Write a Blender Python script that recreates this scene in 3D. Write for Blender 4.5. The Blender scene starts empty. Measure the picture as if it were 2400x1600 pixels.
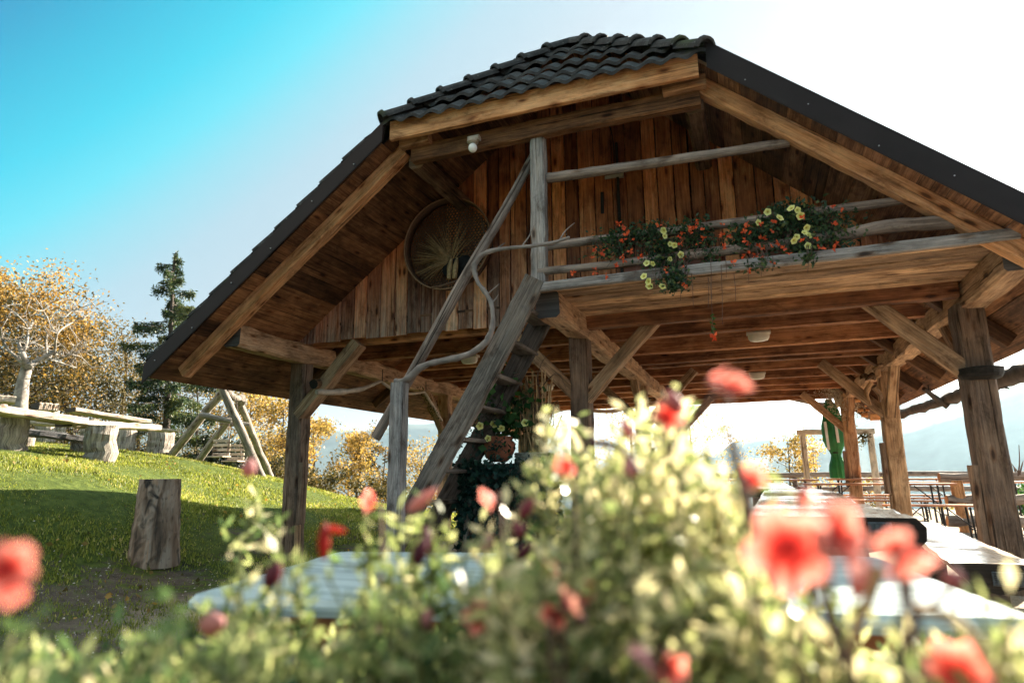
import bpy, math, random
import numpy as np
from math import sin, cos, pi, radians, hypot, atan2, sqrt
from mathutils import Vector, Matrix
random.seed(7); RNG = np.random.default_rng(7)
S = bpy.context.scene

# ------------------------------------------------------------------ camera
F_PX, YAW, PITCH, ROLL, CAM_H = 1509.0, .3542, .2001, -.00964, 1.0
cf = np.array([-sin(YAW)*cos(PITCH), cos(YAW)*cos(PITCH), sin(PITCH)])
cr0 = np.array([cos(YAW), sin(YAW), 0.]); cu0 = np.cross(cr0, cf)
cr = cr0*cos(ROLL)+cu0*sin(ROLL); cu = -cr0*sin(ROLL)+cu0*cos(ROLL)
CO = np.array([0, 0, CAM_H])
cam = bpy.data.cameras.new('camera'); camo = bpy.data.objects.new('camera', cam); S.collection.objects.link(camo)
camo.matrix_world = Matrix(((cr[0], cu[0], -cf[0], 0), (cr[1], cu[1], -cf[1], 0), (cr[2], cu[2], -cf[2], CAM_H), (0, 0, 0, 1)))
cam.lens = F_PX/2400*36; cam.sensor_width = 36; cam.clip_start = .02; cam.clip_end = 20000
cam.dof.use_dof = True; cam.dof.focus_distance = 7.0; cam.dof.aperture_fstop = 2.8
S.camera = camo
def ray(x, y):
    v = cf*F_PX+cr*(x-1200)+cu*(800-y); return v/np.linalg.norm(v)
def at(x, y, ax, c):
    v = ray(x, y); i = 'XYZ'.index(ax); return CO+v*((c-CO[i])/v[i])
def atd(x, y, d):
    v = ray(x, y); return CO+v*d/hypot(v[0], v[1])

# ------------------------------------------------------------------ light
EXPO = 2.5
SUN_AZ, SUN_EL = radians(29), radians(26)          # azimuth from +Y towards +X
sund = Vector((sin(SUN_AZ)*cos(SUN_EL), cos(SUN_AZ)*cos(SUN_EL), sin(SUN_EL)))
sl = bpy.data.lights.new('sun', 'SUN'); sl.energy = 5.0; sl.angle = radians(.55); sl.color = (1, .88, .70)
so = bpy.data.objects.new('sun', sl); S.collection.objects.link(so); so.rotation_euler = (-sund).to_track_quat('-Z', 'Y').to_euler()
W = bpy.data.worlds.new('World'); S.world = W; W.use_nodes = True
nt = W.node_tree; N = nt.nodes; L = nt.links
bg = N['Background']
sky = N.new('ShaderNodeTexSky'); sky.sky_type = 'NISHITA'; sky.sun_disc = False; sky.sun_elevation = SUN_EL; sky.sun_rotation = SUN_AZ
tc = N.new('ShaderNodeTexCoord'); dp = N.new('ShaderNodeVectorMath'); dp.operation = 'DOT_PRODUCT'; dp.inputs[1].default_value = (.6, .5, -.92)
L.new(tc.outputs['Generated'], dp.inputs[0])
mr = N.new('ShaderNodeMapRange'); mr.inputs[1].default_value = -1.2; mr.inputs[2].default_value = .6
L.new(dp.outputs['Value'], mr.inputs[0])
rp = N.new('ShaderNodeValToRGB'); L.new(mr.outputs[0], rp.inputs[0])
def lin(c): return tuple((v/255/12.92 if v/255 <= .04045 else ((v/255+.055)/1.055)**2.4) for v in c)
stops = [(-1.2, (255, 236, 214), 2.5), (-.95, (185, 205, 205), 1.4), (-.74, (0, 150, 194), 1), (-.67, (0, 182, 214), 1), (-.59, (35, 207, 230), 1), (-.525, (92, 219, 235), 1), (-.46, (146, 212, 225), 1), (-.39, (176, 205, 216), 1), (-.27, (190, 201, 208), 1), (-.10, (196, 201, 204), 1), (.08, (206, 208, 210), 1), (.26, (245, 245, 245), 1.1), (.6, (255, 250, 240), 5.5)]  # lowest stops: unseen sky behind the camera, brightened as added fill
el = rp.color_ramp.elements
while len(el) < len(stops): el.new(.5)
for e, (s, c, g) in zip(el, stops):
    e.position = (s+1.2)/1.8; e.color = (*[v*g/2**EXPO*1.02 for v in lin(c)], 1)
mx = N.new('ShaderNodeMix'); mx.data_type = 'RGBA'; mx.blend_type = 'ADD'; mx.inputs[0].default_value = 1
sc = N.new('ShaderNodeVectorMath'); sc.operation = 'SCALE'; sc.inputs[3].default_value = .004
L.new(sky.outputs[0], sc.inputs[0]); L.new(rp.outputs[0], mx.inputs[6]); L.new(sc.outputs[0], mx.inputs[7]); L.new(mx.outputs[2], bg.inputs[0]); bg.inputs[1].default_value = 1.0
S.view_settings.view_transform = 'Standard'; S.view_settings.look = 'None'; S.view_settings.exposure = EXPO; S.view_settings.gamma = 1
S.render.engine = 'CYCLES'; cy = S.cycles
cy.use_denoising = True; cy.max_bounces = 7; cy.diffuse_bounces = 4; cy.glossy_bounces = 2; cy.transmission_bounces = 4; cy.transparent_max_bounces = 8; cy.volume_bounces = 0
cy.sample_clamp_indirect = 8; cy.caustics_reflective = False; cy.caustics_refractive = False

# ------------------------------------------------------------------ materials
def newmat(name):
    m = bpy.data.materials.new(name); m.use_nodes = True; t = m.node_tree
    return m, t.nodes, t.links, t.nodes['Principled BSDF']
def nd(N, typ, **kw):
    n = N.new(typ)
    for k, v in kw.items():
        if k.startswith('i'): n.inputs[int(k[1:])].default_value = v
        else: setattr(n, k, v)
    return n
def ramp(N, L, src, pts):
    r = N.new('ShaderNodeValToRGB'); e = r.color_ramp.elements
    while len(e) < len(pts): e.new(.5)
    for a, (p, c) in zip(e, pts): a.position = p; a.color = (*(c if len(c) == 3 else c[:3]), 1)
    L.new(src, r.inputs[0]); return r.outputs[0]
def mixc(N, L, f, a, b, mode='MIX'):
    m = N.new('ShaderNodeMix'); m.data_type = 'RGBA'; m.blend_type = mode
    for i, v in ((0, f), (6, a), (7, b)):
        if isinstance(v, (int, float)): m.inputs[i].default_value = v
        elif isinstance(v, tuple): m.inputs[i].default_value = (*v, 1)
        else: L.new(v, m.inputs[i])
    return m.outputs[2]
def math_(N, L, op, a, b=None):
    m = N.new('ShaderNodeMath'); m.operation = op
    for i, v in enumerate((a, b)):
        if v is None: continue
        if isinstance(v, (int, float)): m.inputs[i].default_value = v
        else: L.new(v, m.inputs[i])
    return m.outputs[0]
def maprange(N, L, src, a, b, c=0., d=1.):
    m = N.new('ShaderNodeMapRange'); m.inputs[1].default_value = a; m.inputs[2].default_value = b; m.inputs[3].default_value = c; m.inputs[4].default_value = d
    L.new(src, m.inputs[0]); return m.outputs[0]

def wood(name, dark, mid, light, grey=(.22, .22, .23), fine=60, bump=.35, rough=.75, knots=True, spec=.25):
    m, N, L, b = newmat(name)
    gc = nd(N, 'ShaderNodeAttribute', attribute_name='gc'); tone = nd(N, 'ShaderNodeAttribute', attribute_name='tone'); wea = nd(N, 'ShaderNodeAttribute', attribute_name='wea')
    def noise(sc, det=4, scale=1., dist=0., rough=.6):
        mp = nd(N, 'ShaderNodeMapping'); mp.inputs['Scale'].default_value = sc; L.new(gc.outputs['Vector'], mp.inputs[0])
        n = nd(N, 'ShaderNodeTexNoise'); n.inputs['Scale'].default_value = scale; n.inputs['Detail'].default_value = det; n.inputs['Distortion'].default_value = dist; n.inputs['Roughness'].default_value = rough
        L.new(mp.outputs[0], n.inputs['Vector']); return n.outputs['Fac']
    g1 = noise((2.6, fine*1.3, fine*1.3), 6, 1, .5, .7); g2 = noise((1.1, 15, 15), 5, 1, .9); g3 = noise((3.2, 5, 5), 5, 1, .3); g4 = noise((.55, 34, 34), 3, 1, .2)
    mixed = math_(N, L, 'ADD', math_(N, L, 'MULTIPLY', g1, .4), math_(N, L, 'ADD', math_(N, L, 'MULTIPLY', g2, .3), math_(N, L, 'MULTIPLY', g3, .3)))
    mixed = math_(N, L, 'ADD', mixed, math_(N, L, 'MULTIPLY', math_(N, L, 'SUBTRACT', tone.outputs['Fac'], .5), .16))
    col = ramp(N, L, mixed, [(.37, dark), (.5, mid), (.61, light)])
    # weathered grey streaks
    gr = ramp(N, L, g1, [(.35, tuple(v*.35 for v in grey)), (.62, grey)])
    wf = math_(N, L, 'MULTIPLY', maprange(N, L, math_(N, L, 'ADD', math_(N, L, 'MULTIPLY', g2, .5), math_(N, L, 'MULTIPLY', g4, .5)), .36, .58), 1.0)
    wfac = math_(N, L, 'MULTIPLY', wea.outputs['Fac'], math_(N, L, 'ADD', math_(N, L, 'MULTIPLY', wf, .75), .25))
    col = mixc(N, L, wfac, col, gr)
    # dark drying cracks
    crack = ramp(N, L, g4, [(.30, (.12, .10, .09)), (.38, (1, 1, 1))])
    col = mixc(N, L, .92, col, crack, 'MULTIPLY')
    # stains
    st = noise((2.0, 5, 5), 6, 1.4, .5, .75)
    col = mixc(N, L, .8, col, ramp(N, L, st, [(.36, (.38, .32, .28)), (.48, (.95, .95, .95)), (.62, (1.25, 1.2, 1.15))]), 'MULTIPLY')
    if knots:
        mp = nd(N, 'ShaderNodeMapping'); mp.inputs['Scale'].default_value = (2.8, 8.5, 8.5); L.new(gc.outputs['Vector'], mp.inputs[0])
        v = nd(N, 'ShaderNodeTexVoronoi'); v.inputs['Scale'].default_value = 1.0; L.new(mp.outputs[0], v.inputs['Vector'])
        kn = ramp(N, L, v.outputs['Distance'], [(.0, (.05, .03, .02)), (.10, (.16, .09, .06)), (.15, (.66, .52, .42)), (.25, (1, 1, 1))])
        col = mixc(N, L, .9, col, kn, 'MULTIPLY')
    tm = ramp(N, L, tone.outputs['Fac'], [(0, (.55, .52, .52)), (.5, (1., .95, .92)), (1, (1.4, 1.25, 1.12))])
    col = mixc(N, L, 1., col, tm, 'MULTIPLY')
    L.new(col, b.inputs['Base Color']); b.inputs['Roughness'].default_value = rough; b.inputs['Specular IOR Level'].default_value = spec
    bp = nd(N, 'ShaderNodeBump'); bp.inputs['Strength'].default_value = bump; bp.inputs['Distance'].default_value = .012
    hh = math_(N, L, 'ADD', g1, math_(N, L, 'MULTIPLY', maprange(N, L, g4, .30, .38), .8)); L.new(hh, bp.inputs['Height']); L.new(bp.outputs[0], b.inputs['Normal'])
    return m
M = {}
M['timber'] = wood('hewn_timber', (.09, .05, .028), (.29, .18, .10), (.53, .37, .23), grey=(.27, .23, .19))
M['post'] = wood('post_timber', (.065, .038, .025), (.215, .135, .085), (.40, .27, .175), grey=(.25, .21, .18), bump=.6)
M['rafter'] = wood('rafter_timber', (.15, .065, .025), (.42, .20, .08), (.62, .36, .18), grey=(.42, .33, .26))
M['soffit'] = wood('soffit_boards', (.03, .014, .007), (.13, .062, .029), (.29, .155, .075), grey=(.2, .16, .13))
M['wall'] = wood('gable_boards', (.24, .062, .022), (.54, .18, .060), (.78, .36, .15), grey=(.56, .42, .34), fine=45)
M['joist'] = wood('joist_timber', (.06, .024, .011), (.22, .09, .038), (.42, .21, .10), grey=(.2, .16, .13))
M['deck'] = wood('balcony_deck', (.07, .04, .022), (.32, .205, .115), (.60, .43, .27), grey=(.32, .28, .25))
M['greywood'] = wood('weathered_grey_wood', (.035, .033, .033), (.13, .125, .125), (.34, .33, .325), grey=(.28, .30, .33), bump=.8, knots=True)
M['ladderw'] = wood('ladder_wood', (.03, .024, .02), (.10, .085, .073), (.22, .19, .165), grey=(.2, .2, .2), bump=.9)
M['pole'] = wood('pole_wood', (.06, .045, .036), (.18, .14, .12), (.34, .28, .24), grey=(.27, .26, .26), bump=.5)
M['slab'] = wood('table_slab_wood', (.30, .25, .20), (.58, .52, .45), (.78, .73, .66), grey=(.66, .64, .62), rough=.2, spec=1., bump=.12)
M['slabedge'] = wood('dark_end_grain', (.006, .005, .005), (.015, .013, .011), (.032, .027, .023), grey=(.025, .024, .023), knots=False)
M['logw'] = wood('log_bark', (.05, .042, .036), (.17, .15, .13), (.40, .37, .33), grey=(.42, .40, .37), bump=1.2, fine=30)
M['plankw'] = wood('bleached_plank', (.10, .085, .07), (.28, .25, .21), (.50, .46, .41), grey=(.45, .43, .42))
M['cut'] = wood('beam_end_grain', (.02, .02, .022), (.05, .05, .053), (.10, .10, .105), grey=(.09, .09, .095), knots=False, bump=.6)
M['beertop'] = wood('varnished_plank', (.20, .08, .035), (.38, .17, .08), (.5, .26, .13), rough=.3, knots=False, spec=.6)

def simple(name, col, rough=.6, metal=0., var=.0, scale=20., bump=0., spec=.5, sheen=0.):
    m, N, L, b = newmat(name)
    tcn = nd(N, 'ShaderNodeTexCoord'); n = nd(N, 'ShaderNodeTexNoise'); n.inputs['Scale'].default_value = scale; n.inputs['Detail'].default_value = 5; L.new(tcn.outputs['Object'], n.inputs['Vector'])
    c = ramp(N, L, n.outputs['Fac'], [(.3, tuple(v*(1-var) for v in col)), (.7, tuple(min(1, v*(1+var)) for v in col))])
    L.new(c, b.inputs['Base Color']); b.inputs['Roughness'].default_value = rough; b.inputs['Metallic'].default_value = metal; b.inputs['Specular IOR Level'].default_value = spec
    if bump:
        bp = nd(N, 'ShaderNodeBump'); bp.inputs['Strength'].default_value = bump; bp.inputs['Distance'].default_value = .01; L.new(n.outputs['Fac'], bp.inputs['Height']); L.new(bp.outputs[0], b.inputs['Normal'])
    return m
M['flash'] = simple('brown_sheet_metal', (.020, .016, .017), .6, 0, .12, 4, spec=.12)
M['screw'] = simple('zinc_screw', (.35, .36, .38), .45, 1)
M['black'] = simple('black_steel', (.012, .012, .014), .4, .6)
M['terra'] = simple('terracotta', (.28, .09, .045), .75, 0, .25, 12, .3)
M['terrabox'] = simple('terracotta_box', (.16, .05, .03), .7, 0, .25, 8, .2)
M['soil'] = simple('soil', (.03, .02, .013), .95, 0, .4, 40, .8)
M['hoop'] = simple('hoop_wood', (.32, .17, .085), .6, 0, .3, 20)
M['wicker'] = simple('wicker', (.11, .052, .025), .7, 0, .4, 60, .4)
M['wickerlight'] = simple('pale_wicker', (.33, .28, .22), .7, 0, .35, 60, .4)
M['straw'] = simple('dry_straw', (.35, .22, .10), .7, 0, .4, 30)
M['darkfill'] = simple('dark_wool', (.01, .009, .009), .95, 0, .3, 60, .9)
M['plate'] = simple('galvanised_plate', (.075, .09, .105), .45, .6, .3, 50)
M['glass_lamp'] = simple('lamp_glass', (.62, .58, .5), .25, 0, .1, 10)
M['lampgrey'] = simple('lamp_plastic', (.38, .33, .27), .5, 0, .15, 10)
M['bulb'] = simple('white_bulb', (.85, .85, .84), .25, 0, .02, 5)
M['fluff'] = simple('dried_plumes', (.6, .54, .48), .9, 0, .25, 30)
M['greencloth'] = simple('green_cloth', (.006, .16, .045), .6, 0, .25, 8)
M['whitecloth'] = simple('white_print', (.75, .78, .8), .6, 0, .1, 8)
M['mountain'] = simple('wooded_mountain', (.045, .06, .05), .95, 0, .5, .02)
M['apron'] = simple('apron_board', (.38, .13, .045), .6, 0, .3, 8)

def tile_mat():
    m, N, L, b = newmat('roof_tile'); tcn = nd(N, 'ShaderNodeTexCoord')
    n = nd(N, 'ShaderNodeTexNoise'); n.inputs['Scale'].default_value = 9; n.inputs['Detail'].default_value = 8; n.inputs['Roughness'].default_value = .7; L.new(tcn.outputs['Object'], n.inputs['Vector'])
    n2 = nd(N, 'ShaderNodeTexNoise'); n2.inputs['Scale'].default_value = 1.7; n2.inputs['Detail'].default_value = 4; L.new(tcn.outputs['Object'], n2.inputs['Vector'])
    n3 = nd(N, 'ShaderNodeTexNoise'); n3.inputs['Scale'].default_value = 45; n3.inputs['Detail'].default_value = 3; L.new(tcn.outputs['Object'], n3.inputs['Vector'])
    c = ramp(N, L, n.outputs['Fac'], [(.3, (.012, .012, .013)), (.55, (.035, .036, .038)), (.72, (.09, .095, .10))])
    c = mixc(N, L, maprange(N, L, n2.outputs['Fac'], .62, .72), c, (.03, .045, .010))
    c = mixc(N, L, maprange(N, L, n3.outputs['Fac'], .66, .72, 0, .7), c, (.22, .22, .2))
    L.new(c, b.inputs['Base Color']); b.inputs['Roughness'].default_value = .8; b.inputs['Specular IOR Level'].default_value = .25
    bp = nd(N, 'ShaderNodeBump'); bp.inputs['Strength'].default_value = .6; bp.inputs['Distance'].default_value = .01; L.new(n.outputs['Fac'], bp.inputs['Height']); L.new(bp.outputs[0], b.inputs['Normal'])
    return m
M['tile'] = tile_mat()
def leafmat(name, pts, trans=.45, rough=.5, tint=(1.4, 1.35, .9)):
    m, N, L, b = newmat(name)
    tone = nd(N, 'ShaderNodeAttribute', attribute_name='tone')
    c = ramp(N, L, tone.outputs['Fac'], pts)
    L.new(c, b.inputs['Base Color']); b.inputs['Roughness'].default_value = rough; b.inputs['Specular IOR Level'].default_value = .3
    tr = nd(N, 'ShaderNodeBsdfTranslucent'); bright = mixc(N, L, 1., c, tint, 'MULTIPLY'); L.new(bright, tr.inputs[0])
    ms = nd(N, 'ShaderNodeMixShader'); ms.inputs[0].default_value = trans
    L.new(b.outputs[0], ms.inputs[1]); L.new(tr.outputs[0], ms.inputs[2]); L.new(ms.outputs[0], N['Material Output'].inputs[0])
    return m
M['autumn'] = leafmat('autumn_leaves', [(0, (.03, .03, .014)), (.4, (.085, .075, .028)), (.7, (.25, .155, .042)), (1, (.50, .29, .07))], .35, .6, (1.1, 1.05, .7))
M['olive'] = leafmat('olive_leaves', [(0, (.025, .028, .012)), (.5, (.075, .066, .022)), (1, (.20, .14, .05))], .35, .6, (1.1, 1.05, .7))
M['gold'] = leafmat('golden_leaves', [(0, (.06, .06, .02)), (.5, (.24, .17, .05)), (1, (.52, .34, .12))])
M['needle'] = leafmat('spruce_needles', [(0, (.010, .024, .018)), (.5, (.035, .065, .032)), (1, (.13, .14, .04))], .3)
M['darkbush'] = leafmat('dark_leaves', [(0, (.008, .012, .006)), (.6, (.02, .03, .012)), (1, (.06, .08, .025))], .25)
M['ivy'] = leafmat('ivy_leaves', [(0, (.006, .022, .018)), (.6, (.012, .045, .035)), (1, (.03, .09, .05))], .2)
M['geranium'] = leafmat('geranium_leaves', [(0, (.01, .035, .01)), (.6, (.025, .09, .02)), (1, (.07, .16, .04))], .35)
M['boxleaf'] = leafmat('trailing_leaves', [(0, (.012, .03, .02)), (.5, (.025, .06, .03)), (.8, (.05, .10, .04)), (1, (.17, .20, .07))], .35)
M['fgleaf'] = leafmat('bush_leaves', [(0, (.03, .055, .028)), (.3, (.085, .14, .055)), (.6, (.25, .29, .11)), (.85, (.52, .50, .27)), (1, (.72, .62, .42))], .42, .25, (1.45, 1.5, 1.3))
M['grass'] = leafmat('grass_blades', [(0, (.05, .07, .014)), (.5, (.17, .20, .036)), (.85, (.31, .32, .08)), (1, (.5, .42, .2))], .45)
M['redpetal'] = leafmat('red_petals', [(0, (.14, .005, .006)), (.35, (.42, .03, .022)), (.7, (.66, .15, .11)), (1, (.80, .40, .35))], .45, .5, (1.35, 1.25, 1.2))
M['budpetal'] = leafmat('closed_petals', [(0, (.07, .012, .025)), (.5, (.22, .05, .07)), (1, (.55, .28, .28))], .35)
M['orangepetal'] = leafmat('orange_petals', [(0, (.55, .06, .02)), (1, (.85, .17, .06))], .3)
M['yellowpetal'] = leafmat('yellow_petals', [(0, (.30, .22, .02)), (.25, (.62, .62, .16)), (1, (.80, .82, .36))], .3)
M['stem'] = simple('green_stem', (.12, .13, .045), .6, 0, .3, 30)
M['twig'] = simple('brown_twig', (.09, .05, .035), .7, 0, .3, 40)
M['bark'] = simple('tree_bark', (.06, .045, .035), .9, 0, .4, 6, .8)
M['whitebark'] = simple('pale_bark', (.23, .205, .18), .85, 0, .55, 9, 1.)
M['peeled'] = simple('peeled_branch', (.45, .36, .28), .7, 0, .35, 9, .5)
M['greybranch'] = simple('grey_branch', (.20, .17, .155), .7, 0, .4, 10, .6)
M['darklog'] = simple('dark_log', (.055, .04, .032), .85, 0, .6, 9, 1.)
M['stumpbark'] = None

def stump_mat():
    m, N, L, b = newmat('stump_bark'); gc = nd(N, 'ShaderNodeAttribute', attribute_name='gc')
    def noise(sc, s=1, d=5, ds=0.):
        mp = nd(N, 'ShaderNodeMapping'); mp.inputs['Scale'].default_value = sc; L.new(gc.outputs['Vector'], mp.inputs[0])
        n = nd(N, 'ShaderNodeTexNoise'); n.inputs['Scale'].default_value = s; n.inputs['Detail'].default_value = d; n.inputs['Distortion'].default_value = ds; L.new(mp.outputs[0], n.inputs['Vector']); return n.outputs['Fac']
    a = noise((2, 12, 12), 1, 7, .8); c1 = noise((3.2, 6, 6), 1, 3, .6); f = noise((14, 30, 30), 1, 6)
    col = ramp(N, L, a, [(.33, (.05, .032, .022)), (.45, (.18, .12, .082)), (.60, (.30, .235, .185)), (.72, (.34, .19, .10))])
    col = mixc(N, L, maprange(N, L, c1, .60, .66), col, (.015, .012, .011))
    col = mixc(N, L, maprange(N, L, f, .56, .68, 0, .55), col, (.06, .045, .035))
    L.new(col, b.inputs['Base Color']); b.inputs['Roughness'].default_value = .85
    bp = nd(N, 'ShaderNodeBump'); bp.inputs['Strength'].default_value = .9; bp.inputs['Distance'].default_value = .02; L.new(a, bp.inputs['Height']); L.new(bp.outputs[0], b.inputs['Normal'])
    return m
M['stumpbark'] = stump_mat()

def tabletop_mat():
    m, N, L, b = newmat('white_painted_top'); tcn = nd(N, 'ShaderNodeTexCoord')
    mp = nd(N, 'ShaderNodeMapping'); mp.inputs['Scale'].default_value = (3, 26, 26); L.new(tcn.outputs['Object'], mp.inputs[0])
    n = nd(N, 'ShaderNodeTexNoise'); n.inputs['Scale'].default_value = 1.5; n.inputs['Detail'].default_value = 6; L.new(mp.outputs[0], n.inputs['Vector'])
    c = ramp(N, L, n.outputs['Fac'], [(.3, (.25, .33, .35)), (.5, (.42, .52, .54)), (.72, (.55, .63, .64))])
    L.new(c, b.inputs['Base Color']); b.inputs['Roughness'].default_value = .35
    bp = nd(N, 'ShaderNodeBump'); bp.inputs['Strength'].default_value = .35; bp.inputs['Distance'].default_value = .004; L.new(n.outputs['Fac'], bp.inputs['Height']); L.new(bp.outputs[0], b.inputs['Normal'])
    return m
M['tabletop'] = tabletop_mat()
def ground_mat():
    m, N, L, b = newmat('lawn_and_gravel'); g = nd(N, 'ShaderNodeNewGeometry'); lawn = nd(N, 'ShaderNodeAttribute', attribute_name='lawn')
    def noise(s, d=6, r=.6):
        n = nd(N, 'ShaderNodeTexNoise'); n.inputs['Scale'].default_value = s; n.inputs['Detail'].default_value = d; n.inputs['Roughness'].default_value = r; L.new(g.outputs['Position'], n.inputs['Vector']); return n.outputs['Fac']
    big = noise(1.4, 5); mid = noise(9, 6); fine = noise(70, 4, .7)
    soil = ramp(N, L, mid, [(.3, (.055, .042, .032)), (.6, (.12, .095, .075)), (.75, (.19, .16, .13))])
    soil = mixc(N, L, maprange(N, L, fine, .62, .68), soil, (.45, .42, .40))
    grav = ramp(N, L, fine, [(.3, (.20, .16, .12)), (.5, (.40, .33, .26)), (.7, (.58, .50, .41))])
    grs = ramp(N, L, mid, [(.3, (.03, .045, .010)), (.55, (.065, .09, .018)), (.75, (.12, .14, .035))])
    lf = math_(N, L, 'ADD', lawn.outputs['Fac'], math_(N, L, 'MULTIPLY', math_(N, L, 'SUBTRACT', big, .5), 1.1))
    lf = math_(N, L, 'ADD', lf, math_(N, L, 'MULTIPLY', math_(N, L, 'SUBTRACT', mid, .5), .8))
    c = mixc(N, L, maprange(N, L, lf, .42, .58), soil, grs)
    gv = nd(N, 'ShaderNodeAttribute', attribute_name='gravel')
    c = mixc(N, L, gv.outputs['Fac'], c, grav)
    L.new(c, b.inputs['Base Color']); b.inputs['Roughness'].default_value = .95; b.inputs['Specular IOR Level'].default_value = .1
    bp = nd(N, 'ShaderNodeBump'); bp.inputs['Strength'].default_value = .8; bp.inputs['Distance'].default_value = .03; L.new(math_(N, L, 'ADD', mid, math_(N, L, 'MULTIPLY', fine, .4)), bp.inputs['Height']); L.new(bp.outputs[0], b.inputs['Normal'])
    return m
M['ground'] = ground_mat()

# ------------------------------------------------------------------ object helpers
def tag(o, label=None, cat=None, group=None, kind=None):
    if label: o['label'] = label
    if cat: o['category'] = cat
    if group: o['group'] = group
    if kind: o['kind'] = kind
    return o
def link(o): S.collection.objects.link(o); return o
def thing(name, loc, label, cat, group=None):
    o = link(bpy.data.objects.new(name, None)); o.location = Vector(loc); o.empty_display_size = .2
    return tag(o, label, cat, group)
def wpos(o):
    p = Vector((0, 0, 0))
    while o is not None: p += o.location; o = o.parent
    return p
def mkobj(name, V, F, mat, parent=None, attrs=None, smooth=False, loc=None, matidx=None):
    """V in world coordinates; the object's origin is its parent's, or loc."""
    V = np.asarray(V, dtype=np.float64).reshape(-1, 3)
    org = np.array(wpos(parent)) if parent is not None else np.array(loc if loc is not None else (0, 0, 0), float)
    me = bpy.data.meshes.new(name)
    if isinstance(F, np.ndarray):
        k = F.shape[1]; n = F.shape[0]
        me.vertices.add(len(V)); me.vertices.foreach_set('co', (V-org).astype(np.float32).ravel())
        me.loops.add(n*k); me.loops.foreach_set('vertex_index', F.astype(np.int32).ravel())
        me.polygons.add(n); me.polygons.foreach_set('loop_start', np.arange(0, n*k, k, dtype=np.int32))
        me.update(calc_edges=True); me.validate()
    else:
        me.from_pydata((V-org).tolist(), [], F); me.update()
    mats = mat if isinstance(mat, (list, tuple)) else [mat]
    for mm in mats: me.materials.append(mm)
    if matidx is not None: me.polygons.foreach_set('material_index', np.asarray(matidx, dtype=np.int32))
    if smooth: me.polygons.foreach_set('use_smooth', np.ones(len(me.polygons), bool))
    for k, v in (attrs or {}).items():
        v = np.asarray(v, dtype=np.float32)
        if v.ndim == 2: a = me.attributes.new(k, 'FLOAT_VECTOR', 'POINT'); a.data.foreach_set('vector', v.ravel())
        else: a = me.attributes.new(k, 'FLOAT', 'POINT'); a.data.foreach_set('value', v)
    o = link(bpy.data.objects.new(name, me))
    if parent is not None: o.parent = parent
    else: o.location = Vector(org)
    return o
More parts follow.
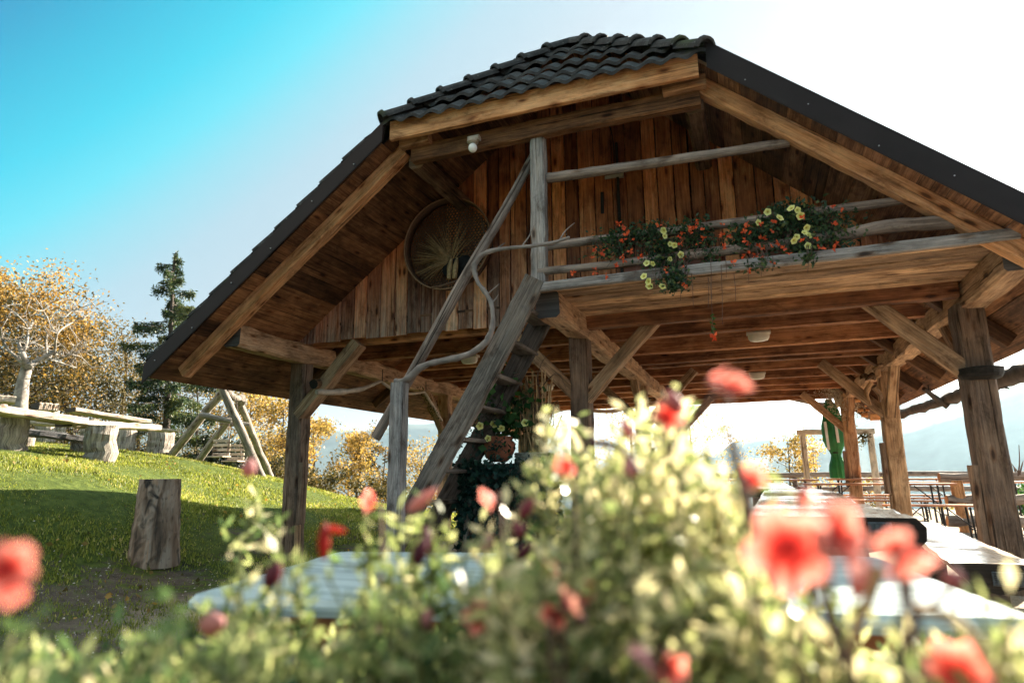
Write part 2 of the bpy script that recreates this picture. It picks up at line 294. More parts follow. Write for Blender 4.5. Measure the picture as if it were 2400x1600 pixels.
class MB:
    def __init__(s): s.V = []; s.F = []; s.G = []; s.T = []; s.W = []; s.Mi = []
    def ring_shape(s, P, rings, gcs, tone, wea, mi=0, cap=True, endmi=None):
        """P (n,k,3) rings -> closed tube"""
        n, k = P.shape[:2]; b = len(s.V)
        s.V += P.reshape(-1, 3).tolist(); s.G += gcs.reshape(-1, 3).tolist(); s.T += [tone]*(n*k)
        s.W += (wea.repeat(k).tolist() if isinstance(wea, np.ndarray) else [wea]*(n*k))
        for i in range(n-1):
            for j in range(k):
                a = b+i*k+j; c = b+i*k+(j+1) % k; s.F.append((a, c, c+k, a+k)); s.Mi.append(mi)
        if cap:
            for i, rev in ((0, True), (n-1, False)):
                bb = len(s.V); s.V += P[i].tolist(); s.G += (gcs[i][:, [1, 0, 2]]*np.array([.08, .5, .5])).tolist(); s.T += [tone]*k; s.W += [.3]*k
                f = list(range(bb, bb+k)); s.F.append(tuple(reversed(f)) if rev else tuple(f)); s.Mi.append(endmi if endmi is not None else mi)
    def timber(s, a, b, w, h, up=(0, 0, 1), tone=None, wea=0., rough=.004, ch=.012, bow=0., seg=None, mi=0, endmi=None, taper=1., skew0=0., skew1=0.):
        """rectangular hewn timber from a to b; w across, h along 'up'; skew shears the end cuts"""
        a = np.array(a, float); b = np.array(b, float); d = b-a; Ln = np.linalg.norm(d); t = d/Ln
        up = np.array(up, float); sd = np.cross(t, up); sd /= np.linalg.norm(sd); u = np.cross(sd, t)
        n = seg or max(2, int(Ln/.18)+1); ch = min(ch, w*.3, h*.3)
        if tone is None: tone = random.random()
        sh = np.array([(-w/2+ch, -h/2), (w/2-ch, -h/2), (w/2, -h/2+ch), (w/2, h/2-ch), (w/2-ch, h/2), (-w/2+ch, h/2), (-w/2, h/2-ch), (-w/2, -h/2+ch)])
        off = np.array([random.uniform(0, 40), random.uniform(0, 40), random.uniform(0, 40)])
        P = np.zeros((n, 8, 3)); G = np.zeros((n, 8, 3))
        ph = random.uniform(0, 6)
        for i in range(n):
            f = i/(n-1); sc_ = 1+(taper-1)*f
            q = sh*sc_+RNG.normal(0, rough, (8, 2))*(.6 if 0 < i < n-1 else .3)
            bo = bow*sin(pi*f)+rough*1.2*sin(ph+f*Ln*2.1)
            for j in range(8):
                sk = (skew0*(1-f)**8 if skew0 else 0)*q[j, 1]+(skew1*f**8 if skew1 else 0)*q[j, 1]
                P[i, j] = a+t*(Ln*f+sk)+sd*q[j, 0]+u*(q[j, 1]+bo); G[i, j] = (Ln*f, q[j, 0], q[j, 1])
        s.ring_shape(P, n, G+off, tone, wea, mi, True, endmi)
        return s
    def tube(s, pts, rad, k=8, tone=None, wea=0., rough=.0, mi=0, cap=True, endmi=None, smoothpath=0):
        pts = np.array(pts, float); rad = np.array(rad if hasattr(rad, '__len__') else [rad]*len(pts), float)
        if smoothpath:
            for _ in range(smoothpath):
                np_ = [pts[0]]; nr = [rad[0]]
                for i in range(len(pts)-1):
                    np_ += [pts[i]*.75+pts[i+1]*.25, pts[i]*.25+pts[i+1]*.75]; nr += [rad[i]*.75+rad[i+1]*.25, rad[i]*.25+rad[i+1]*.75]
                np_.append(pts[-1]); nr.append(rad[-1]); pts = np.array(np_); rad = np.array(nr)
        n = len(pts); tg = np.gradient(pts, axis=0); tg /= np.linalg.norm(tg, axis=1)[:, None]+1e-9
        u = np.array([.31, .17, .93]); u -= tg[0]*(u@tg[0])
        if np.linalg.norm(u) < .1: u = np.array([1., 0, 0]); u -= tg[0]*(u@tg[0])
        u /= np.linalg.norm(u)
        if tone is None: tone = random.random()
        off = RNG.uniform(0, 40, 3); th = np.arange(k)*2*pi/k
        P = np.zeros((n, k, 3)); G = np.zeros((n, k, 3)); acc = 0
        nz = RNG.normal(0, rough, (n, k)) if rough else np.zeros((n, k))
        for i in range(n):
            u = u-tg[i]*(u@tg[i]); u /= np.linalg.norm(u); v = np.cross(tg[i], u)
            if i: acc += np.linalg.norm(pts[i]-pts[i-1])
            r = rad[i]*(1+nz[i]); P[i] = pts[i]+np.outer(np.cos(th)*r, u)+np.outer(np.sin(th)*r, v)
            G[i] = np.stack([np.full(k, acc), np.cos(th)*rad[i], np.sin(th)*rad[i]], 1)
        s.ring_shape(P, n, G+off, tone, wea, mi, cap, endmi)
        return s
    def log(s, a, b, r0, r1, k=12, n=None, wob=.01, rough=.03, **kw):
        a = np.array(a, float); b = np.array(b, float); Ln = np.linalg.norm(b-a); n = n or max(3, int(Ln/.2)+2)
        pts = np.array([a+(b-a)*i/(n-1) for i in range(n)]); pts[1:-1] += RNG.normal(0, wob, (n-2, 3))
        return s.tube(pts, np.linspace(r0, r1, n), k, rough=rough, **kw)
    def box(s, c, d, rz=0, mi=0, tone=None, wea=0.):
        c = np.array(c, float); dx = np.array([cos(rz), sin(rz), 0])*d[0]/2
        return s.timber(c-dx, c+dx, d[1], d[2], tone=tone, rough=0, ch=min(d)*.08, seg=2, mi=mi, wea=wea)
    def ellip(s, c, r, nu=10, nv=7, mi=0, tone=.5, noise=0.):
        P = []; 
        for i in range(nv):
            ph = -pi/2+pi*(i+.02)/(nv-1+.04)
            P.append([(c[0]+r[0]*cos(ph)*cos(2*pi*j/nu)*(1+random.gauss(0, noise)), c[1]+r[1]*cos(ph)*sin(2*pi*j/nu)*(1+random.gauss(0, noise)), c[2]+r[2]*sin(ph)) for j in range(nu)])
        P = np.array(P); s.ring_shape(P, nv, P.copy(), tone, 0., mi)
        return s
    def lathe(s, c, prof, k=20, mi=0, tone=.5, cap=True):
        P = np.array([[(c[0]+r*cos(2*pi*j/k), c[1]+r*sin(2*pi*j/k), c[2]+z) for j in range(k)] for r, z in prof])
        s.ring_shape(P, len(prof), P.copy(), tone, 0., mi, cap); return s
    def poly(s, pts, tone=.5, mi=0, wea=0.):
        b = len(s.V); s.V += [list(map(float, p)) for p in pts]; s.G += [list(map(float, p)) for p in pts]; s.T += [tone]*len(pts); s.W += [wea]*len(pts); s.F.append(tuple(range(b, b+len(pts)))); s.Mi.append(mi); return s
    def build(s, name, mat, parent=None, smooth=False, loc=None):
        return mkobj(name, s.V, s.F, mat, parent, {'gc': s.G, 'tone': s.T, 'wea': s.W}, smooth, loc, s.Mi)
def leaves(P, size, tone, asp=.55, up=0., nrm=None, fold=.25, jitter=.35):
    """numpy leaf quads (two folded triangles each share a spine) at P; returns V,F,tone"""
    n = len(P); P = np.asarray(P, float)
    a = RNG.normal(0, 1, (n, 3)); a[:, 2] += up; a /= np.linalg.norm(a, axis=1)[:, None]
    if nrm is None:
        q = RNG.normal(0, 1, (n, 3))
    else: q = nrm+RNG.normal(0, .5, (n, 3))
    b = np.cross(a, q); b /= np.linalg.norm(b, axis=1)[:, None]+1e-9; c = np.cross(a, b)
    sz = (np.asarray(size)*(1+RNG.uniform(-jitter, jitter, n)))[:, None]
    v0 = P; v2 = P+a*sz; mid = P+a*sz*.48
    v1 = mid+b*sz*asp*.5+c*sz*fold*.3; v3 = mid-b*sz*asp*.5+c*sz*fold*.3
    V = np.stack([v0, v1, v2, v3], 1).reshape(-1, 3)
    i = np.arange(n)*4
    F = np.stack([i, i+1, i+2, i+3], 1)
    return V, F, np.repeat(np.clip(tone, 0, 1), 4)
def leafobj(name, P, size, tone, mat, parent, **kw):
    V, F, T = leaves(P, size, tone, **kw)
    return mkobj(name, V, F, mat, parent, {'tone': T})

# ------------------------------------------------------------------ ground
CP = [(0, 0, 0), (-2, 1, 0), (2, 3, 0), (-3, 3, 0), (-4.6, 3, .08), (-5.24, 6.57, 0), (-5.3, 10.5, 0), (-5, 15, -.1), (0, 6, 0), (0, 12, 0), (2, 16, 0), (4, 8, 0), (4, 0, 0), (-1, 17, -.05), (5, 16, 0), (8, 8, 0), (8, 0, 0),
      (-5.7, 5.1, .10), (-5.9, 3.75, .22), (-7.4, 4.6, .90), (-7.4, 6.6, .71), (-7.28, 8.24, .34), (-11.1, 6.8, 1.41), (-10.3, 7.9, 1.27), (-11.9, 10.7, 1.4), (-10.5, 12.1, .97), (-9.15, 13.1, .46), (-6.5, 12.4, -.03),
      (-8, 0, 1.0), (-12, 0, 1.9), (-14, 8, 1.75), (-13.5, 11.5, 1.45), (-11, 14.5, .7), (0, -6, 0), (-6, -5, .6), (6, -5, 0), (-12, 3, 1.7), (-2, 8, 0), (-3.6, 5, 0)]
cpx = np.array(CP, float); nC = len(cpx)
def tps(r2): return np.where(r2 > 1e-12, .5*r2*np.log(np.maximum(r2, 1e-12)), 0)
A_ = np.zeros((nC+3, nC+3)); d2 = ((cpx[:, None, :2]-cpx[None, :, :2])**2).sum(-1); A_[:nC, :nC] = tps(d2)+np.eye(nC)*.4
A_[:nC, nC] = 1; A_[:nC, nC+1:] = cpx[:, :2]; A_[nC, :nC] = 1; A_[nC+1:, :nC] = cpx[:, :2].T
wt = np.linalg.solve(A_, np.concatenate([cpx[:, 2], [0, 0, 0]]))
def Hn(X, Y):
    X = np.atleast_1d(np.asarray(X, float)); Y = np.atleast_1d(np.asarray(Y, float)); r = np.hypot(X, Y)+1e-9
    k = np.minimum(1, 17/r); x = X*k; y = Y*k
    z = wt[nC]+wt[nC+1]*x+wt[nC+2]*y
    for i in range(nC): z = z+wt[i]*tps((x-cpx[i, 0])**2+(y-cpx[i, 1])**2)
    # flat floor under the pavilion and terrace
    f = np.clip((x+5.6)/.8, 0, 1); z = z*(1-f*np.clip((9-np.abs(y-8))/1.5, 0, 1)*.92)
    rc = 16.6+3.0*np.clip((X+4)/4, 0, 1)
    d = np.maximum(0, r-rc); z = z-np.where(d > 0, 150*(1-np.exp(-d/520)), 0)
    front = np.clip(Y/20, -1, 1); z = np.where(Y < -4, np.maximum(z, -2), z)
    return z
def H(x, y): return float(Hn(x, y)[0])
rad = np.concatenate([np.linspace(.0, 20, 90), 20*np.power(1500/20, np.linspace(0.02, 1, 60))]); ang = np.linspace(0, 2*pi, 257)[:-1]
RR, AA = np.meshgrid(rad, ang, indexing='ij'); GX = RR*np.sin(AA); GY = RR*np.cos(AA); GZ = Hn(GX.ravel(), GY.ravel()).reshape(GX.shape)
GZ += (RNG.normal(0, .006, GZ.shape)+.03*np.sin(GX*1.9)*np.sin(GY*1.7+GX*.6)*(GX < -5.5))*(RR < 25)*(RR > 1)
V = np.stack([GX, GY, GZ], -1).reshape(-1, 3); nr, na = RR.shape
i, j = np.meshgrid(np.arange(nr-1), np.arange(na), indexing='ij'); i = i.ravel(); j = j.ravel(); j2 = (j+1) % na
Fg = np.stack([i*na+j, (i+1)*na+j, (i+1)*na+j2, i*na+j2], 1)
def ghit(px, py, d0=4., d1=24.):
    for d in np.linspace(d0, d1, 500):
        p = atd(px, py, d)
        if p[2] <= H(p[0], p[1]): return p
    return atd(px, py, d1)
def lawnf(x, y): # 1 lawn, 0 bare earth
    a = np.clip((-x-4.9-.10*y)/1.2, 0, 1)
    dirt = np.exp(-(((x+5.3)/1.5)**2+((y-4.0)/1.5)**2))*1.0+np.exp(-(((x+4.4)/1.5)**2+((y-2.6)/1.3)**2))
    return np.clip(np.where(x < -3.2, np.maximum(a, .60)-dirt*.14, .3), 0, 1)
def gravf(x, y): return np.clip((x+4.7)/.7, 0, 1)*np.clip((y-3.0)/1.2, 0, 1)
mkobj('ground', V, Fg, M['ground'], None, {'lawn': lawnf(V[:, 0], V[:, 1]), 'gravel': gravf(V[:, 0], V[:, 1])}, True)['kind'] = 'structure'

# mountains across the valley
def ridge(name, dist, prof, depth, seed, mat, nz_=.05):
    """prof: list of (px, py) skyline seen from the terrace, built at its true distance and with a sloping body"""
    rg = np.random.default_rng(seed); xs = np.linspace(prof[0][0], prof[-1][0], 150); ys = np.interp(xs, [p[0] for p in prof], [p[1] for p in prof])
    rows = []
    for t in range(14):
        f = t/13; row = []
        for x, y in zip(xs, ys):
            p = atd(x, y, dist); q = ray(x, 1100); hd = np.array([q[0], q[1], 0])/hypot(q[0], q[1])
            bump_ = sum(sin(x*.013*k+seed*k)*.5**(k*.25) for k in (1, 2, 4, 7, 13))
            z = (p[2]+160)*(1-f)**1.25-160+(1-f)*f*40*bump_*nz_*10
            near = 1-f*depth/dist
            row.append((p[0]*near+hd[0]*bump_*20*f, p[1]*near, z+rg.normal(0, dist*.0006)*(1 if t < 12 else 0)))
        rows.append(row)
    back = [(x*1.25, y*1.25, -160) for x, y, z in rows[0]]
    R_ = np.array([back]+rows); n, k = R_.shape[:2]; i, j = np.meshgrid(np.arange(n-1), np.arange(k-1), indexing='ij'); i = i.ravel(); j = j.ravel()
    Fm = np.stack([i*k+j, i*k+j+1, (i+1)*k+j+1, (i+1)*k+j], 1)
    o = mkobj(name, R_.reshape(-1, 3), Fm, mat, None, None, True); o['kind'] = 'structure'; return o
ridge('mountain', 1500, [(1500, 1130), (1650, 1088), (1800, 1070), (1895, 1042), (1960, 1025), (2040, 1003), (2150, 985), (2260, 950), (2400, 890), (2500, 865), (2900, 830), (3300, 850)], 700, 3, M['mountain'])
ridge('mountain', 2300, [(1400, 1120), (1620, 1090), (1690, 1055), (1730, 1030), (1790, 1018), (1850, 1016), (1960, 980), (2060, 935), (2400, 900), (3300, 880)], 700, 5, M['mountain'])
ridge('mountain', 2900, [(-1500, 960), (-400, 990), (300, 1000), (850, 1010), (950, 995), (1030, 992), (1150, 1010), (1300, 1040), (1450, 1085), (1600, 1100)], 700, 8, M['mountain'])
# ------------------------------------------------------------------ pavilion
XL, XC, XR = -5.24, -1.66, 1.86
YP = [6.57, 10.6, 14.9]
XRDG, ZRDG, SLL, SLR = -1.535, 5.48, .78, .86
XEL, XER, YV, YB = -5.98, 2.43, 5.0, 16.4
def zs(x): return ZRDG+SLL*(x-XRDG) if x < XRDG else ZRDG-SLR*(x-XRDG)
pav = thing('pavilion', (XC, 6.57, 0), 'large open timber pavilion with a plank gable, balcony, posts and dark tiled half-hipped roof', 'pavilion')
def bpart(name, mb, mat, parent=None, smooth=False): return mb.build(name, mat, parent or pav, smooth)
cutm = lambda k: [M[k], M['cut']]
for X in (XL, XC, XR):
    for iy, Y in enumerate(YP):
        w = .205 if X != XR else .225
        m = MB(); z0 = -.06
        a = (X, Y, z0); b = (X+random.uniform(-.02, .02), Y, 2.40)
        m.timber(a, b, w, w*1.02, up=(0, 1, 0), wea=.55 if iy == 0 else .2, tone=.35 if iy == 0 else .8, rough=.006, ch=.02, seg=20)
        po = bpart('post', m, M['post'] if iy == 0 else M['timber'])
        # short planks spiked on the lower half of the post
        if (X, iy) != (XC, 0):
            s_ = -1 if X == XR else 1; m = MB(); zz = 1.0 if iy else .66+.12*(X == XL)
            m.timber((X+s_*(w/2+.035), Y-.05, zz-.35), (X+s_*(w/2+.035), Y-.05, zz+.36), .06, .12, up=(0, 1, 0), tone=.45, wea=.4)
            bpart('splice_board', m, M['post'], po)
            m = MB(); m.timber((X+s_*(w/2+.012), Y-w*.3, .0), (X+s_*(w/2+.012), Y-w*.3, zz-.37), .02, .11, up=(0, 1, 0), tone=.6, wea=.3); bpart('filler_strip', m, M['timber'], po)
for X in (XL, XC, XR):
    m = MB(); m.timber((X+.02, 5.36, 2.48), (X+.02, 16.2, 2.48), .215, .24, tone=.75, wea=.35, rough=.010, ch=.025, seg=60, endmi=1, taper=.95)
    bpart('tie_beam', m, cutm('timber'))
def brace(a, b, w=.15, h=.15, up=(0, 1, 0), tone=.6, wea=.25):
    m = MB(); m.timber(a, b, w, h, up=up, tone=tone, wea=wea, ch=.012, rough=.005); bpart('brace', m, M['timber'])
for iy, Y in enumerate(YP):
    brace((XL+.02, Y-.02, 1.70), (XL+.84, Y-.02, 2.56), .15, .17)
    brace((XC+.04, Y-.03, 1.72), (XC+.86, Y-.03, 2.57), .13, .13)
    brace((XC-.04, Y-.03, 1.78), (XC-.80, Y-.03, 2.55), .13, .13)
    brace((XR-.04, Y-.03, 1.76), (XR-.83, Y-.03, 2.57), .14, .13)
for X in (XL, XC, XR):
    for Y in YP[1:]:
        brace((X, Y-.05, 1.72), (X, Y-.8, 2.46), .12, .12, up=(1, 0, 0))
for X in (XL, XR):
    brace((X, YP[0]+.05, 1.72), (X, YP[0]+.8, 2.46), .12, .12, up=(1, 0, 0))
# round peg log poking out of the left brace
m = MB(); p = at(735, 900, 'Y', 6.38); m.log(p, p+np.array([-.02, .30, .03]), .058, .06, 12, tone=.3, endmi=1, rough=.05); bpart('round_peg', m, [M['timber'], M['slabedge']])
m = MB(); q_ = np.array([XR, 6.50, 1.78])
m.lathe(q_, [(.10, -.05), (.15, -.03), (.165, 0), (.17, .05), (.12, .06)], 20); bpart('dark_collar', m, M['slabedge'])
# joists and loft floor
for k, Y in enumerate([6.66, 7.66, 8.80, 9.62, 9.98, 10.98, 11.95, 13.05, 13.95, 14.95, 16.0]):
    m = MB(); zb = 2.55+random.uniform(-.01, .012)
    m.timber((-5.42, Y, zb+.11), (2.05, Y, zb+.11), .13, .22, tone=random.uniform(.4, 1), wea=.08, ch=.006, seg=24, rough=.004); bpart('joist', m, M['joist'])
m = MB()
x = -5.45
while x < 2.05:
    w = random.uniform(.16, .22); m.timber((x+w/2, 6.45, 2.79), (x+w/2, 16.3, 2.79), w-.006, .03, tone=random.random()*.5, rough=.001, ch=.003, seg=8); x += w
bpart('loft_floor', m, M['joist'])
# balcony
m = MB(); y = 5.235
bal_w = [.15, .19, .21, .18, .20, .17]
for k, w in enumerate(bal_w):
    m.timber((XC-.09+random.uniform(-.01, .01), y+w/2, 2.607+random.uniform(-.004, .006)), (XR-.05, y+w/2, 2.607), w-random.uniform(.008, .02), .05, tone=random.uniform(.35, .95), wea=.15, rough=.004, ch=.008, seg=18); y += w+.012
bal = bpart('balcony_deck', m, M['deck'])
m = MB(); m.timber((XC-.12, 5.20, 2.588), (XR-.02, 5.20, 2.588), .05, .082, tone=.8, wea=.95, rough=.003, ch=.008, seg=20); bpart('edge_board', m, M['greywood'], bal)
m = MB(); m.timber((XC+.12, 6.43, 2.53), (XR-.1, 6.43, 2.53), .13, .17, tone=.5, wea=.1, seg=14); bpart('trimmer_joist', m, M['joist'], bal)
# rail post and rails
m = MB(); m.timber((-1.69, 5.30, 2.60), (-1.67, 5.30, 4.16), .13, .13, up=(0, 1, 0), tone=.95, wea=1., rough=.005, ch=.014, seg=16); rail = bpart('rail_post', m, M['greywood'])
def rpole(name, pts, r, Y, tone=.7, wea=.6, mat='pole', parent=rail):
    P = [at(x, y, 'Y', Y) for x, y in pts]; m = MB(); m.tube(P, r, 10, tone=tone, wea=wea, rough=.05, smoothpath=2); return bpart(name, m, M[mat], parent, True)
rpole('rail', [(1283, 418), (1400, 402), (1520, 384), (1680, 360), (1850, 334)], [.047, .044, .043, .041, .036], 5.32)
rpole('rail', [(1283, 577), (1400, 562), (1560, 545), (1700, 525), (1900, 498), (2140, 466)], [.042, .04, .04, .038, .038, .034], 5.36)
rpole('rail', [(1262, 637), (1380, 626), (1500, 613), (1640, 594), (1800, 576), (1960, 556), (2060, 532), (2200, 522), (2345, 508)], [.038, .036, .038, .045, .04, .045, .052, .055, .05], 5.27)
m = MB(); m.timber((XR-.1, 5.32, 2.62), (XR-.1, 5.32, 2.80), .1, .1, up=(0, 1, 0), tone=.5, wea=.5); bpart('rail_block', m, M['greywood'], rail)
# gable wall
m = MB(); x = -5.30; YW = 6.46; xs_ = []
while x < 1.95:
    w = random.uniform(.13, .20); xs_.append((x, w)); x += w
def wall_weather(xm): return .0
for x, w in xs_:
    xm = x+w/2; zt = max(zs(x), zs(x+w))-.005; zb = 2.585+random.uniform(-.012, .012)
    if zt-zb < .05: continue
    n = 16; b0 = len(m.W); m.timber((xm, YW+random.uniform(-.006, .006), zb), (xm, YW, zt), .028, w-random.uniform(.006, .018), up=(1, 0, 0), tone=random.uniform(0, 1), wea=0., rough=.0012, ch=.004, seg=n)
    # rain-splash weathering towards the foot of the boards
    left = min(1, max(0, (-xm-1.0)/1.6)); 
    for q in range(b0, b0+n*8):
        hgt = m.V[q][2]-2.585; m.W[q] = max(0., min(1., (1.15-hgt)/1.15))**1.2*(.25+.75*left)
wallo = bpart('gable_wall', m, M['wall'])
# boarded door in the gable: dark gap, hinges
xd = at(1447, 400, 'Y', YW-.03)[0]
m = MB(); m.box((xd, YW-.024, 3.62), (.028, .03, 1.75)); dr = bpart('door_gap', m, M['slabedge'], wallo)
for px, py in ((1435, 414),):
    m = MB(); c = at(px, py, 'Y', YW-.03); m.box(c, (.16, .02, .035)); m.box(c+np.array([.10, -.02, -.01]), (.05, .04, .05)); bpart('hinge', m, M['lampgrey'], wallo)
m = MB(); c0 = at(1412, 450, 'Y', YW-.02); c1 = at(1413, 500, 'Y', YW-.02); m.timber(c0, c1, .012, .035, up=(1, 0, 0)); bpart('door_slot', m, M['slabedge'], wallo)
# roof -------------------------------------------------------------
HX0, HX1, HZ = -3.14, -.14, 4.36     # half-hip eave corners
AP = (XRDG, 6.10, ZRDG)              # apex underside
def yv(x):
    if HX0 < x < XRDG: return YV+(x-HX0)/(XRDG-HX0)*(AP[1]-YV)
    if XRDG <= x < HX1: return YV+(HX1-x)/(HX1-XRDG)*(AP[1]-YV)
    return YV
TH = .135
def slope_tiles(side):
    x0 = XEL if side < 0 else XER; n_c = 17; V = []; rows = []
    nx = int((YB-YV)/.045); ys = np.linspace(0, 1, nx)
    for c in range(n_c):
        for t in (0, 1):
            f = (c+t)/n_c; x = x0+(XRDG-x0)*f; lift = .045*(1-t)
            y0 = yv(x)-.03
            row = []
            for q in ys:
                y = y0+(YB-y0)*q; wv = .022*abs(sin(pi*(y-YV)/.20))**.7 if True else 0
                row.append((x+(.012*side*(1-t)), y, zs(x)+TH+lift+wv))
            rows.append(row)
    R_ = np.array(rows); n, k = R_.shape[:2]
    bot = np.array([[(x, y, zs(x)+.02) for (x, y, z) in R_[i]] for i in (0, n-1)])
    V = np.concatenate([R_.reshape(-1, 3), bot.reshape(-1, 3)]); F = []
    for i in range(n-1):
        for j in range(k-1):
            a = i*k+j; F.append((a, a+1, a+k+1, a+k) if side > 0 else (a, a+k, a+k+1, a+1))
    o = n*k
    for j in range(k-1): F.append((j, j+1, o+j+1, o+j))
    return V, F
for side in (-1, 1):
    V_, F_ = slope_tiles(side); rs = mkobj('roof_slope', V_, F_, M['tile'], pav)
    # soffit boards run along the building
    m = MB(); x0 = XEL if side < 0 else XER; nb = 24
    for q in range(nb):
        xa = x0+(XRDG-x0)*q/nb; xb = x0+(XRDG-x0)*(q+1)/nb; xm = (xa+xb)/2; wl = hypot(xb-xa, zs(xb)-zs(xa))
        y0 = max(yv(xm), YV)+.03; sgn = 1 if side < 0 else -1
        nup = np.array([-(zs(xb)-zs(xa)), 0, (xb-xa)]); nup = nup/np.linalg.norm(nup)*(1 if nup[2] > 0 else -1)
        c = np.array([xm, 0, zs(xm)])+nup*.012
        m.timber((c[0], y0, c[2]), (c[0], YB-.02, c[2]), wl-.004, .022, up=nup, tone=random.uniform(.2, 1), rough=.0015, ch=.003, seg=30)
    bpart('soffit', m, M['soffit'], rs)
    # gable end metal flashing
    xe = XEL-.02 if side < 0 else XER+.02; xh = HX0-.02 if side < 0 else HX1+.02
    m = MB(); 
    lo, hi = -.05, (.165 if side < 0 else .20)
    A0 = np.array([xe, YV-.035, zs(xe)]); B0 = np.array([xh, YV-.035, zs(xh)])
    # slim folded strip with a lip
    pr = [(0, lo, .0), (0, hi, .0), (.0, hi+.006, .07), (0, lo+.0, .006)]
    P = np.array([[q+np.array([0, dy, dz]) for (_, dz, dy) in ((0, lo, 0), (0, lo-.006, -.012), (0, lo+.012, -.014), (0, hi, -.004), (0, hi+.012, .05), (0, hi-.01, .05), (0, lo+.02, .012))] for q in (A0+(B0-A0)*t for t in np.linspace(0, 1, 14))])
    m.ring_shape(P, P.shape[0], P.copy(), .5, 0., 0)
    fl = bpart('verge_flashing', m, M['flash'], rs)
    L_ = np.linalg.norm(B0-A0); ns = 6; m = MB()
    for q in range(ns):
        c = A0+(B0-A0)*(q+.35)/ns+np.array([0, -.018, .0 if q % 2 else .06]); m = MB(); m.ellip(c, (.008, .007, .008) if side < 0 else (.006, .005, .006), 8, 5); bpart('screw', m, M['screw'], rs, True)
    # stepped tile noses along the verge
    m = MB()
    for q in range(17 if side < 0 else 0):
        f = (q+.05)/17; f2 = (q+1.0)/17; xa = x0+(XRDG-x0)*f; xb = x0+(XRDG-x0)*f2
        if (side < 0 and xb > HX0) or (side > 0 and xb < HX1): break
        m.timber((xa, YV-.005, zs(xa)+.20), (xb, YV-.005, zs(xb)+.165), .07, .05, up=(0, 0, 1), seg=2, rough=.002)
    if side < 0: bpart('verge_tiles', m, M['tile'], rs)
    # rafters
    ry = [5.27, 7.15, 9.1, 11.1, 13.1, 15.1, 16.2] if side < 0 else [5.27, 7.0, 8.2, 9.4, 10.6, 11.8, 13.0, 14.2, 15.4]
    for k, Y in enumerate(ry):
        xa = (XEL+.22 if side < 0 else XER-.16); xb = XRDG if k else (HX0+.06 if side < 0 else HX1-.06)
        dp_ = .085
        m = MB(); m.timber((xa, Y, zs(xa)-dp_), (xb, Y, zs(xb)-dp_), .13, .135, tone=.75 if k == 0 else random.uniform(.2, .6), wea=.25 if k == 0 else .05, ch=.012, rough=.004, seg=30, endmi=0)
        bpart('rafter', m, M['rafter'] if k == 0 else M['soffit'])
# hip tiles
E0 = np.array([HX0-.0, YV-.06, HZ-.055]); E1 = np.array([HX1+.02, YV-.06, HZ-.055]); APt = np.array([AP[0], AP[1], AP[2]+TH-.07])
nc = 5; V = []; F = []
for c in range(nc):
    rows = []
    for t in (0, 1):
        f = (c+t)/nc; f_ = min(f, .999); a = E0+(APt-E0)*f_; b = E1+(APt-E1)*f_; row = []
        nu = 150
        for q in range(nu):
            g = E0[0]+(E1[0]-E0[0])*q/(nu-1); g = min(max(g, a[0]), b[0]); 
            wv = .045*(.5-.5*cos(2*pi*(g-E0[0])/.205))**.8-.02; sag = .012*sin(g*3.1+c*2)
            row.append((g, a[1]+(0 if t else -.012), a[2]+.058*(1-t)+wv+sag))
        rows.append(row)
    R_ = np.array(rows); base = len(V); under = R_[0]+np.array([0, .0, -.035])
    V += R_.reshape(-1, 3).tolist()+under.tolist(); k = R_.shape[1]
    for j in range(k-1):
        F.append((base+j, base+j+1, base+k+j+1, base+k+j)); F.append((base+2*k+j, base+2*k+j+1, base+j+1, base+j))
        
hip = mkobj('hip_tiles', V, F, M['tile'], pav)
def ridge_cap(a, b, r=.092, parent=hip):
    a = np.array(a); b = np.array(b); t = b-a; t /= np.linalg.norm(t); sd = np.cross(t, (0, 0, 1)); sd /= np.linalg.norm(sd); u = np.cross(sd, t)
    K = 9; P = []
    for q, (rr, lift) in ((0, (r*1.08, .012)), (.12, (r*1.12, .016)), (.14, (r*1.0, .006)), (1.04, (r*.88, -.012))):
        c = a+(b-a)*q
        out = [c+sd*rr*cos(th)+u*(rr*sin(th)*1.0+lift) for th in np.linspace(pi*1.02, -.02*pi, K)]; inn = [c+sd*(rr-.018)*cos(th)+u*((rr-.018)*sin(th)+lift) for th in np.linspace(-.02*pi, pi*1.02, K)]
        P.append(out+inn)
    m = MB(); m.ring_shape(np.array(P), 4, np.array(P), .5, 0., 0); return m.build('ridge_tile', M['tile'], parent, False)
for E_ in (E0, E1):
    n = 7
    st_ = E_+np.array([0, -.01, .035]); en = APt+np.array([0, 0, .03])
    for q in range(n): ridge_cap(st_+(en-st_)*q/n, st_+(en-st_)*(q+1)/n)
n = 24; 
for q in range(n):
    y0 = AP[1]+(YB-AP[1])*q/n; ridge_cap((XRDG, y0, ZRDG+TH-.09), (XRDG, y0+(YB-AP[1])/n, ZRDG+TH-.09))
